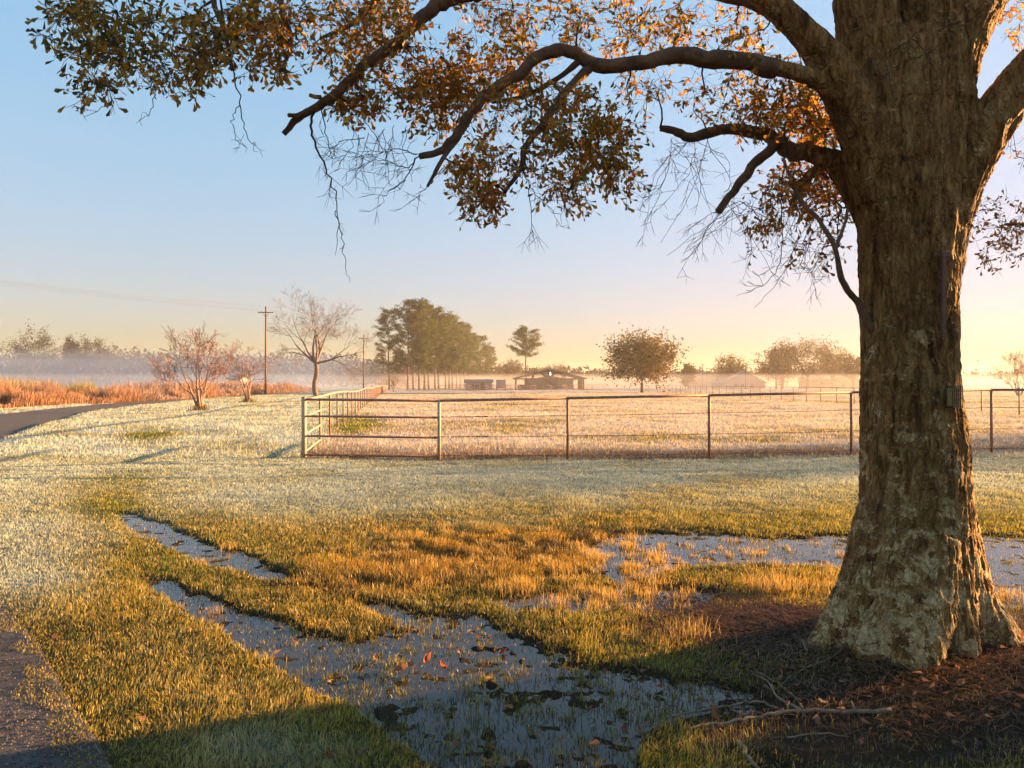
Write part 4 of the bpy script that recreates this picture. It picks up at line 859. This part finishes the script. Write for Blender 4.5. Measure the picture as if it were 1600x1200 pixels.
PN = [(608,205,'pine at the near end of the row, standing clear beside the fence end'),(637,203,'second pine of the row, first one after the gap'),(646,207,'third pine of the row, its trunk close to the second'),(655,203,'fourth pine of the row, slim trunk'),(663,204,'fifth pine of the row with the thickest looking trunk'),
 (670,212,'sixth pine of the row, right beside the thick trunk'),(680,214,'seventh pine of the row, under the highest tops'),(685,222,'eighth pine of the row, close behind the seventh'),(696,226,'ninth pine of the row, where the tops begin to fall'),(702,236,'tenth pine of the row along the falling tops'),
 (707,246,'eleventh pine of the row, slender and hazier'),(713,256,'twelfth pine of the row, near the low shed'),(719,266,'thirteenth pine of the row, above the low shed'),(726,280,'fourteenth pine of the row, behind the low shed roof'),(733,296,'fifteenth pine of the row, shorter looking'),
 (741,314,'sixteenth pine of the row, near its hazy end'),(750,335,'seventeenth pine of the row, hazy'),(759,360,'eighteenth pine of the row, low and hazy'),(767,395,'last and lowest pine at the far end of the row')]
for i_, (px, D, lab) in enumerate(PN):
    t = i_ % 3
    if used[t]: o = copy_tree(protos[t])
    else: o = protos[t]; used[t] = True
    o.location = at(px, D); o.rotation_euler.z = i_*1.7; s_ = 0.98+0.05*math.sin(i_*2.1); 
    if i_ == 0: s_ = .95
    if i_ > 12: s_ *= 1-.012*(i_-12)
    o.scale = (s_, s_, s_); tag(o, lab, 'tree', 'pines in the long row')
pt = make_pine(70, CAM_H+(600-513)*232/F, .52, 9.5, 'lone_pine'); pt.location = at(822, 232); tag(pt, 'lone tall pine with open crown rising behind the barn', 'tree')

# ------------------------------------------------------------------ treeline far off, one mass
r = np.random.default_rng(99); m = MB()
tops_x = np.array([-300, 0, 100, 180, 230, 300, 400, 470, 560, 640, 760, 820, 940, 1000, 1060, 1120, 1200, 1330, 1450, 1540, 1600, 1900])
tops_y = np.array([560, 558, 556, 543, 548, 552, 553, 548, 556, 566, 570, 574, 577, 581, 579, 577, 576, 578, 588, 584, 580, 576])
for px in np.arange(-300, 1900, 5.0):
    for row in range(2):
        D = 400+row*40+r.uniform(-15, 15); ty = np.interp(px, tops_x, tops_y)+r.normal(0, 3.5); H_ = (600-ty)*D/F+CAM_H; X0 = (px-800)*D/F
        k = 90; u = r.normal(0, 1, (k, 3)); u /= np.linalg.norm(u, axis=1, keepdims=True); wd_ = r.uniform(2.2, 4.5); pp = u*np.array((wd_, wd_, H_*.5))*(r.random((k, 1))**.35)+np.array((X0, D, H_*.5))
        quads(m, pp, r.uniform(.9, 1.9, k), np.array((.035, .033, .024))*r.uniform(.7, 1.3)*r.uniform(.8, 1.2, (k, 1)), .8, r)
tag(m.build('treeline', M['far_leaf']), 'low misty woods closing the horizon behind everything', 'woods', kind='stuff')

# ------------------------------------------------------------------ dry weeds beyond the road
r = np.random.default_rng(17); m = MB(); K_ = 125000
bx = [-260, 0, 60, 130, 250, 330, 400, 460, 520]; by0 = [655, 640, 637, 633, 626.5, 622, 617, 613.5, 611]
px = r.uniform(-260, 500, K_); b0 = np.interp(px, bx, by0); dep0 = CAM_H*F/(b0-600); dep = dep0+r.random(K_)**1.4*22
x = (px-800)*dep0/F+(dep-dep0)*(px-800)/F; y = dep
cn = fbm(x*.35, y*.35, 0, 61, 4); cn2 = fbm(x*.16, y*.16, 3, 62, 3); fade = 1-.55*sstep(440, 500, px)
hh = (.5+1.6*sstep(-.35, .5, cn))*r.uniform(.45, 1.15, K_)*(.6+.4*sstep(0, 4, dep-dep0))*fade; gk = sstep(0.1, .3, noise3(x*.12, y*.2, 0, 5)+.25*(px < 150)*(dep-dep0 > 6)) * (px < 190)
cpal = lerp(np.broadcast_to(np.array((.44, .25, .14)), (K_, 3)), np.array((.36, .27, .24)), sstep(-.2, .4, cn2)); cpal = lerp(cpal, np.array((.14, .085, .06)), (r.random(K_) < .22)*.9); cpal = lerp(cpal, np.array((.24, .27, .06)), np.clip(gk, 0, 1))
sx = px > -900
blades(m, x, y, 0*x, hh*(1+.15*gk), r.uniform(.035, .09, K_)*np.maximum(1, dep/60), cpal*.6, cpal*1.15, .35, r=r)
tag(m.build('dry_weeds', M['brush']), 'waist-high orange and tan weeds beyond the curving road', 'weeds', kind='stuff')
for px, D, s_, lab in ((262, 92, 1.7, 'thin dark reddish sapling among the weeds'), (640/1.0-25, 150, 1.2, 'low reddish bush at the end of the long fence')):
    rt = empty('weed_sapling', at(px, D), 0, lab, 'shrub'); b = MB(); tips = []; rr2 = np.random.default_rng(int(px))
    for i_ in range(5): a = i_*1.25; branchy(b, (0, 0, 0), (.3*math.cos(a), .3*math.sin(a), 1), 1.2*s_, .03, 3, tips, rr2, .05, .5, (2, 4), .7, .01, .1)
    b.build('stems', M['pinebark'], rt); m = MB(); ps = np.array([t[0] for t in tips]); ps = np.repeat(ps, 2, 0)+rr2.normal(0, .1, (len(ps)*2, 3)); quads(m, ps, .13, np.tile((.22, .12, .08), (len(ps), 1)), .7, rr2); m.build('leaves', M['far_leaf'], rt)

# ------------------------------------------------------------------ barn and buildings
D = 200; bxx = at(859, D); s = D/F
bn = empty('open_barn', (bxx[0], D, 0), 0, 'open gabled riding pavilion with exposed trusses over an inner barn', 'barn')
hw = 9.6; ez = CAM_H+(600-590)*s; rz_ = CAM_H+(600-576)*s; Ln = 16
b = MB()
for sg in (-1, 1):
    a = math.atan2(rz_-ez, hw); ml = math.hypot(hw+.4, rz_-ez)
    v = [(sg*(hw+.5), 0, ez-.15), (0, 0, rz_), (0, Ln, rz_), (sg*(hw+.5), Ln, ez-.15)]; vv = v+[(p[0], p[1], p[2]-.22) for p in v]
    b.add(vv, q=[(0, 1, 2, 3), (7, 6, 5, 4), (0, 4, 5, 1), (1, 5, 6, 2), (2, 6, 7, 3), (3, 7, 4, 0)])
b.build('roof', M['barn_roof'], bn)
for yy in (0.3, 5.5, 10.7, 15.7):
    b = MB(); zl = ez-.30
    b.bar((-hw, yy, zl), (hw, yy, zl), .2, .28); b.bar((-hw, yy, zl+.1), (0, yy, rz_-.42), .2, .34); b.bar((hw, yy, zl+.1), (0, yy, rz_-.42), .2, .34)
    b.bar((0, yy-.02, zl), (0, yy-.02, rz_-.3), .2, .22)
    for sg in (-1, 1): b.bar((0, yy+.02, zl), (sg*hw*.22, yy+.02, rz_-.3-(rz_-ez)*.22), .18, .2); b.bar((sg*hw*.45, yy+.02, zl), (sg*hw*.45, yy+.02, rz_-.4-(rz_-ez)*.45), .18, .22)
    b.build('truss', M['beam'], bn)
    for sg in (-1, 1):
        b = MB(); b.box((sg*(hw-.5), yy, (ez-.4)/2), (.42, .42, ez-.4)); b.build('post', M['beam'], bn)
# inner barn
b = MB(); iw = 6.6; iz = CAM_H+(600-594)*s; ir = CAM_H+(600-588.6)*s
v = [(-iw, 3, 0), (iw, 3, 0), (iw, 3, iz), (0, 3, ir), (-iw, 3, iz), (-iw, 15, 0), (iw, 15, 0), (iw, 15, iz), (0, 15, ir), (-iw, 15, iz)]
b.add(v, q=[(0, 1, 2, 4), (1, 6, 7, 2), (6, 5, 9, 7), (5, 0, 4, 9)], t=[(4, 2, 3), (7, 9, 8)]); wl = b.build('wall', M['barn_wall'], bn)
b = MB()
for sg in (-1, 1):
    v = [(sg*(iw+.5), 2.6, iz-.08), (0, 2.6, ir+.1), (0, 15.3, ir+.1), (sg*(iw+.5), 15.3, iz-.08)]; vv = v+[(p[0], p[1], p[2]+.14) for p in v]; b.add(vv, q=[(0, 1, 2, 3), (7, 6, 5, 4), (0, 4, 5, 1), (1, 5, 6, 2), (2, 6, 7, 3), (3, 7, 4, 0)])
b.build('inner_roof', M['barn_roof'], bn)
b = MB(); b.box((.5, 2.95, 1.5), (3.6, .12, 3.0)); dr_ = b.build('door', M['dark'], bn)
b = MB(); b.box((-7.6, 2.9, .75), (2.2, .2, 1.5)); b.build('side_panel', M['barn_wall'], bn)
me_, ne_, oe_ = mat_new('lit_lamp'); e_ = ne_.nodes.new('ShaderNodeEmission'); e_.inputs[0].default_value = (1, .82, .5, 1); e_.inputs[1].default_value = 6; ne_.links.new(e_.outputs[0], oe_.inputs[0])
b = MB(); t = np.linspace(-1, 1, 7); b.tube(np.stack([0*t, 0*t, .12*t], 1), .12*np.sqrt(np.maximum(1-t*t, .05)), 10); b.tube([(0, 0, .2), (0, 0, .6)], .03, 5)
lm = b.build('lamp', me_, bn); lm.location = (0.15, -.15, rz_-1.55)
# low shed, tank, gates
def gable(name, px0, px1, D, eave, ridge, label, cat, wallm, roofm, depth=6, door=True, axis='x'):
    xa = (px0-800)*D/F; xb = (px1-800)*D/F; rt = empty(name, ((xa+xb)/2, D, 0), 0, label, cat); w2 = (xb-xa)/2; ze = CAM_H+(600-eave)*D/F; zr = CAM_H+(600-ridge)*D/F
    b = MB()
    if axis == 'x':   # ridge runs sideways
        v = [(-w2, 0, 0), (w2, 0, 0), (w2, 0, ze), (-w2, 0, ze), (-w2, depth, 0), (w2, depth, 0), (w2, depth, ze), (-w2, depth, ze), (-w2, depth/2, zr), (w2, depth/2, zr)]
        b.add(v, q=[(0, 1, 2, 3), (5, 4, 7, 6), (1, 5, 6, 2), (4, 0, 3, 7)], t=[(2, 6, 9), (7, 3, 8)]); b.build('wall', wallm, rt)
        b = MB()
        for ya, za, yb, zb in ((-.4, ze-.1, depth/2, zr+.05), (depth+.4, ze-.1, depth/2, zr+.05)):
            vv = [(-w2-.4, ya, za), (w2+.4, ya, za), (w2+.4, yb, zb), (-w2-.4, yb, zb)]; vv += [(p[0], p[1], p[2]+.12) for p in vv]; b.add(vv, q=[(3, 2, 1, 0), (4, 5, 6, 7), (0, 1, 5, 4), (1, 2, 6, 5), (2, 3, 7, 6), (3, 0, 4, 7)])
    else:
        v = [(-w2, 0, 0), (w2, 0, 0), (w2, 0, ze), (0, 0, zr), (-w2, 0, ze), (-w2, depth, 0), (w2, depth, 0), (w2, depth, ze), (0, depth, zr), (-w2, depth, ze)]
        b.add(v, q=[(0, 1, 2, 4), (1, 6, 7, 2), (6, 5, 9, 7), (5, 0, 4, 9)], t=[(4, 2, 3), (7, 9, 8)]); b.build('wall', wallm, rt)
        b = MB()
        for sg in (-1, 1):
            vv = [(sg*(w2+.6), -.5, ze-.25), (0, -.5, zr+.08), (0, depth+.5, zr+.08), (sg*(w2+.6), depth+.5, ze-.25)]; vv += [(p[0], p[1], p[2]+.15) for p in vv]; b.add(vv, q=[(0, 1, 2, 3), (7, 6, 5, 4), (0, 4, 5, 1), (1, 5, 6, 2), (2, 6, 7, 3), (3, 7, 4, 0)])
    b.build('roof', roofm, rt)
    if door:
        b = MB(); b.box((w2*.35, -.05, min(2.0, ze)*.45), (1.1, .1, min(2.0, ze)*.9)); b.build('door', M['dark'], rt)
        for xx in (-w2*.45, -w2*.1): 
            b = MB(); b.box((xx, -.05, ze*.55), (.9, .1, .7)); b.build('window', M['dark'], rt)
    return rt
gable('low_shed', 727, 768, 192, 597, 593.5, 'low grey shed with flat dark roof in front of the last pines', 'shed', M['tin'], M['barn_roof'], 5)
gable('farm_hut', 356, 376, 160, 592, 587.5, 'little sunlit tan hut beyond the weeds, between the crape myrtles', 'hut', M['pale_pipe'], M['barn_roof'], 5)
gable('misty_house', 1132, 1196, 250, 597.5, 580, 'pale house with big gable roof sunk in the mist', 'house', M['pale'], M['pale'], 16, True, 'y')
gable('long_house', 1262, 1345, 250, 592, 587, 'long low house roof in orange mist beside the big trunk', 'house', M['barn_wall'], M['pale'], 8, True, 'x')
gable('grey_barn', 1086, 1128, 290, 592, 581, 'faint low barn in the mist between the dome-shaped tree and the small one', 'barn', M['barn_wall'], M['barn_roof'], 10, False, 'y')
rt = empty('stock_trailer', ((783-800)*194/F, 194, 0), 0, 'blue-grey boxy stock trailer parked left of the barn', 'trailer')
b = MB(); b.box((0, 1, 1.65), (2.6, 4.5, 2.3)); o = b.build('body', M['tin'], rt); bv = o.modifiers.new('b', 'BEVEL'); bv.width = .12; bv.segments = 2
b = MB()
for i_ in range(5): b.box((-1.0+.5*i_, -1.29, 1.6), (.06, .06, 2.0))
b.build('slats', M['pale'], rt)
for sg in (-1, 1):
    b = MB(); b.tube([(sg*1.15-.1, .6, .38), (sg*1.15+.1, .6, .38)], .38, 14); b.build('wheel', M['dark'], rt)
# corral panels
def panel(px0, px1, D, label, nm='corral_panel', mat=None, h_=1.5):
    xa = (px0-800)*D/F; xb = (px1-800)*D/F; L = xb-xa; rt = empty(nm, (xa, D, 0), 0, label, 'gate', 'corral panels around the barn')
    b = MB()
    for x_ in (0, L): b.tube([(x_, 0, 0), (x_, 0, h_)], .05, 6)
    b.build('frame', mat or M['steel'], rt)
    for z_ in np.linspace(.3, h_, 4): b = MB(); b.tube([(0, 0, z_), (L, 0, z_)], .04, 5); b.build('rail', mat or M['steel'], rt)
panel(916, 925, 191, 'short reddish corral gate at the barn post'); panel(926, 946, 191, 'pale corral panel at the outer end beyond the barn', mat=M['pale_pipe']); panel(897, 913, 190, 'corral panel across the barn front next to its post')
panel(880, 896, 190, 'corral panel before the inner barn wall', mat=M['pale_pipe']); panel(793, 806, 190, 'pale corral panel between trailer and barn', mat=M['pale_pipe']); panel(738, 770, 186, 'long corral panel in front of the low shed')
panel(700, 737, 186, 'corral panel running under the pines'); panel(771, 792, 186, 'corral panel in front of the stock trailer')

# ------------------------------------------------------------------ fallen sticks and leaves
def stick(label, path, r0, r1, sides=(), name='fallen_branch'):
    p = np.array([(*G(a, b_), 0.0) for a, b_ in path]); p[:, 2] = [max(gz(q_[0], q_[1]), -.012)+r0*.9+h_ for q_, h_ in zip(p, np.linspace(.0, .012, len(p)))]
    o3 = p[0]*np.array((1, 1, 0)); rt = empty(name, tuple(o3), 0, label, 'branch', 'fallen branches near the oak'); s_ = smooth_path(p, 5); s_[1:-1] += rng.normal(0, r0*.35, s_[1:-1].shape)
    b = MB(); b.tube(s_-o3, np.linspace(r0, r1, len(s_)), 7); b.build('stem', M['stick'], rt, smooth=True)
    for sd in sides:
        q_ = np.array([(*G(a, b_), 0.0) for a, b_ in sd]); q_[:, 2] = [max(gz(k_[0], k_[1]), -.012)+r0*.8+.01 for k_ in q_]; b = MB(); b.tube(smooth_path(q_, 4)-o3 if len(q_) > 2 else q_-o3, np.linspace(r1*1.6, r1*.6, (len(q_)-1)*4+1 if len(q_) > 2 else 2), 5); b.build('twig', M['stick'], rt)
stick('longest pale fallen branch lying across the dark ground below the trunk', [(1392,1120),(1330,1121),(1260,1116),(1200,1122),(1150,1132),(1110,1136),(1078,1146)], .011, .005, [[(1250,1116),(1215,1098),(1200,1075),(1175,1060)],[(1335,1120),(1330,1108)]])
stick('forked dead twig near the water edge, ending by the trunk litter', [(1255,1112),(1240,1095),(1218,1078),(1195,1065),(1180,1055)], .007, .003)
stick('dead branch leading from the puddle to the fork of the long one', [(1215,1110),(1180,1098),(1140,1102),(1090,1112),(1040,1122)], .007, .004, [[(1120,1105),(1095,1095)]])
stick('short pale forked stick leaning at the foot of the trunk', [(1318,1033),(1296,1045),(1272,1052),(1250,1060)], .006, .003, [[(1318,1033),(1300,1022),(1270,1022)],[(1278,1050),(1279,1026)]])
stick('gnarled short root-like stick beside the trunk root', [(1240,1010),(1252,1018),(1262,1035)], .012, .006)
stick('thin stick at the bottom of the view in dark grass', [(1230,1155),(1280,1152),(1320,1158)], .005, .003)
stick('pale wet stick lying half in the lower puddle', [(1155,1165),(1168,1185),(1185,1205)], .012, .008)
stick('small bent stick on the grass island right of the brown leaves', [(838,1004),(860,1000),(872,990),(895,985)], .004, .002, [[(860,1000),(868,1008)]])
def dead_leaf(px, py, L, label, rz, col, lift=.012, tilt=.3):
    L *= .8
    x, y = G(px, py); rt = empty('fallen_leaf', (x, y, max(gz(x, y), -.012)+lift), rz, label, 'leaf', 'large dead leaves on the flooded lawn'); n = 9
    t = np.linspace(0, 1, n); wv_ = .38*np.sin(math.pi*np.clip(t, .02, .98)**.8)*(1+.22*np.cos(t*22)); v = []
    for i_ in range(n):
        for s_ in (-1, -.5, 0, .5, 1): v.append((L*(t[i_]-.5), L*.62*wv_[i_]*s_, L*(.30*abs(s_)**1.5+.25*(t[i_]-.5)**2*2+.04*math.sin(i_*2+s_*3))))
    q_ = [(i_*5+j, (i_+1)*5+j, (i_+1)*5+j+1, i_*5+j+1) for i_ in range(n-1) for j in range(4)]
    b = MB(); b.add(v, q=q_, c=np.array(col)); bl = b.build('blade', M['leaf'], rt, smooth=True); bl.rotation_euler = (tilt, -tilt*.5, 0)
    b = MB(); b.tube([(-L*.5, 0, .02*L), (-L*.75, .03*L, .06*L)], .0015, 5); st = b.build('stem', M['stick'], rt); st.rotation_euler = (tilt, -tilt*.5, 0)
dead_leaf(627, 1052, .10, 'curled tan leaf at the near end of the leaf cluster in the puddle', .4, (.27, .14, .08), .03)
dead_leaf(664, 1038, .11, 'upright reddish curled leaf in the middle of the puddle cluster', 1.3, (.28, .11, .06), .04, .8)
dead_leaf(690, 1047, .09, 'dark red curled leaf at the far end of the puddle cluster', 2.3, (.20, .07, .04), .03, .5)
dead_leaf(785, 1020, .07, 'small dark red leaf on the grass island', .8, (.25, .06, .04)); dead_leaf(583, 1030, .06, 'orange leaf standing in grass before the cluster', 1.9, (.32, .15, .05), .02, .9)
dead_leaf(500, 1122, .09, 'dull brown leaf at the corner of sunny grass and puddle', .2, (.18, .09, .05)); dead_leaf(512, 1190, .08, 'reddish leaf in the shaded grass at the bottom', 2.0, (.24, .09, .05)); dead_leaf(565, 1185, .08, 'grey-brown leaf in shaded grass beside the reddish one', 1.1, (.22, .15, .11))
dead_leaf(702, 1114, .05, 'flat tan leaf floating alone on dark water', .1, (.22, .12, .06), .002, .05); dead_leaf(972, 1142, .08, 'brown leaf upright at the lower edge of the puddle', 1.5, (.22, .10, .05), .02, 1.0); dead_leaf(1500, 1088, .09, 'pale brown leaf on dark soil below the trunk', .6, (.28, .18, .11))
dead_leaf(1112, 1122, .09, 'hanging rust leaf on the branch near the water', 1.4, (.30, .12, .05), .03, 1.1); dead_leaf(1285, 1108, .06, 'light leaf beside the long fallen branch', 2.4, (.28, .2, .12)); dead_leaf(760, 1190, .07, 'tan leaf floating at the very bottom of the puddle', 2.9, (.3, .17, .08), .003, .1)
# leaf litter
m = MB(); k = 620; x = np.concatenate([rng.normal(1.9, .8, 420), rng.uniform(-3.4, 1.2, 200)]); y = np.concatenate([rng.normal(4.1, .5, 420), rng.uniform(3.1, 6.5, 200)]); z = np.maximum(height(x, y), -.012)+rng.uniform(.006, .03, k)
d = rng.normal(0, 1, (k, 3)); d[:, 2] *= .25; leaves(m, np.stack([x, y, z], 1), d, rng.uniform(.03, .065, k), np.array((.24, .12, .06))*rng.uniform(.5, 1.5, (k, 1)))
tag(m.build('leaf_litter', M['leaf']), 'small dead oak leaves scattered over soil and grass', 'leaf litter', kind='stuff')
# gravel crumbs along the near road edge
m = MB(); k = 2600; px = rng.uniform(-60, 200, k); py = rng.uniform(940, 1230, k); dd = CAM_H*F/(py-600); x = (px-800)*dd/F; ok = inpoly(x, dd, road_poly); x, y = x[ok], dd[ok]; k = len(x)
bs = np.array([(1, 0, 0), (-1, 0, 0), (0, 1, 0), (0, -1, 0), (0, 0, 1), (0, 0, -1)], float); sz = rng.uniform(.002, .006, k); v = np.stack([x, y, np.full(k, .03)], 1)[:, None]+bs[None]*sz[:, None, None]*rng.uniform(.6, 1.4, (k, 6, 1))
ft_ = np.array([(0, 2, 4), (2, 1, 4), (1, 3, 4), (3, 0, 4), (2, 0, 5), (1, 2, 5), (3, 1, 5), (0, 3, 5)]); m.add(v, t=((np.arange(k)*6)[:, None, None]+ft_[None]).reshape(-1, 3), c=np.repeat(rng.uniform(.08, .3, (k, 1))*np.array((1, .93, .85)), 6, 0))
tag(m.build('gravel', M['brush']), 'loose gravel crumbs on the dark road by the lawn', 'gravel', kind='stuff')

# ------------------------------------------------------------------ unseen trees added towards the sun for the shade they cast
def shade_tree(name, x, y, label, zlo, zhi, w_, seed, n_=60, lean_=0.0):
    r = np.random.default_rng(seed); rt = empty(name, (x, y, 0), 0, label, 'tree'); b = MB(); b.tube(smooth_path(np.array([(0, lean_, -.2), (.1, lean_*.95, zlo*.7), (0, lean_*.4, zlo+.6), (0, 0, zhi*.8)]), 4), np.linspace(.26, .08, 13), 9); b.build('trunk', M['bark'], rt)
    m = MB(); cl = r.normal(0, 1, (n_, 3)); cl /= np.linalg.norm(cl, axis=1, keepdims=True); cl *= r.random((n_, 1))**.4; cl = cl*np.array((w_[0], w_[1], (zhi-zlo)/2))+np.array((0, 0, (zhi+zlo)/2)); pp = np.repeat(cl, 120, 0); pp = pp+r.normal(0, .42, pp.shape); quads(m, pp, .13, np.tile(np.array((.07, .08, .02)), (len(pp), 1)), .6, r); m.build('crown', M['far_leaf'], rt)
shade_tree('unseen_shade_tree', 13.5, 6.85, 'unseen dense evergreen added to shade the ground below the oak', .3, 5, (2.6, .8), 5, 190)  # unseen blocker, placed to darken the ground before the trunk
shade_tree('unseen_shade_crown', 18.5, 12.7, 'unseen high crown shaped to shade the near road corner', 4.2, 5.4, (3.0, .85), 6, 150, -3.2)  # unseen; flat crown and leaning trunk shaped for the road corner's shade

r = np.random.default_rng(12); rt = empty('unseen_dimming_tree', (32, 26.2, 0), 0, 'unseen thin-leaved tree added to dim the frosted lawn', 'tree'); b = MB(); b.tube([(0, 0, -.2), (.1, .1, 2), (0, 0, 4.2)], [.12, .09, .04], 7)  # unseen sparse crown, added for soft partial shade across the middle lawn
for a in np.arange(0, 6.28, .5): b.tube([(0, 0, .8+a*.3), (1.2*math.cos(a), 1.4*math.sin(a), 1.8+a*.35), (1.9*math.cos(a), 2.8*math.sin(a), 2.4+a*.4)], [.05, .03, .012], 5)
b.build('trunk', M['pinebark'], rt); m = MB(); k = 19000; pp = np.stack([r.normal(0, .9, k), r.uniform(-3.1, 3.1, k)+r.normal(0, .3, k), .2+4.9*r.random(k)**.85+r.normal(0, .25, k)], 1); pp[:, 2] = np.abs(pp[:, 2])
quads(m, pp, .085, np.tile(np.array((.08, .07, .02)), (k, 1)), .6, r); m.build('crown', M['far_leaf'], rt)

# ------------------------------------------------------------------ air: even haze, and low mist lying over the far fields
def air(name, lo, hi, dens, col, g, label):
    b = MB(); b.box([(a+c_)/2 for a, c_ in zip(lo, hi)], [c_-a for a, c_ in zip(lo, hi)]); o = b.build(name, vol_mat(name, dens, col, g)); tag(o, label, name, kind='stuff'); return o
air('haze', (-1650, -1650, -1.2), (1650, 1650, 27), HAZE_D, HAZE_COL, HAZE_G, 'thin morning haze filling the whole scene')
air('mist', (-900, 216, -.6), (900, 520, 5.0), .0022, (0.66, 0.62, 0.62, 1), .3, 'low ground mist over the far fields')
air('mist', (-33, 178, -.7), (850, 510, 4.2), .0042, (0.66, 0.62, 0.62, 1), .3, 'denser mist hugging the ground of the far fields')
air('mist', (-700, 135, -.8), (-36, 224, 8.5), .0062, (0.36, 0.50, 0.76, 1), .2, 'ground mist coloured shade-blue behind the weeds')  # blue scatter colour stands in for mist lying in shade
air('mist', (-690, 142, -.9), (-40, 220, 3.8), .005, (0.42, 0.52, 0.68, 1), .2, 'denser shade-blue mist low behind the weeds')  # shade put into the colour here too, for the lower layer
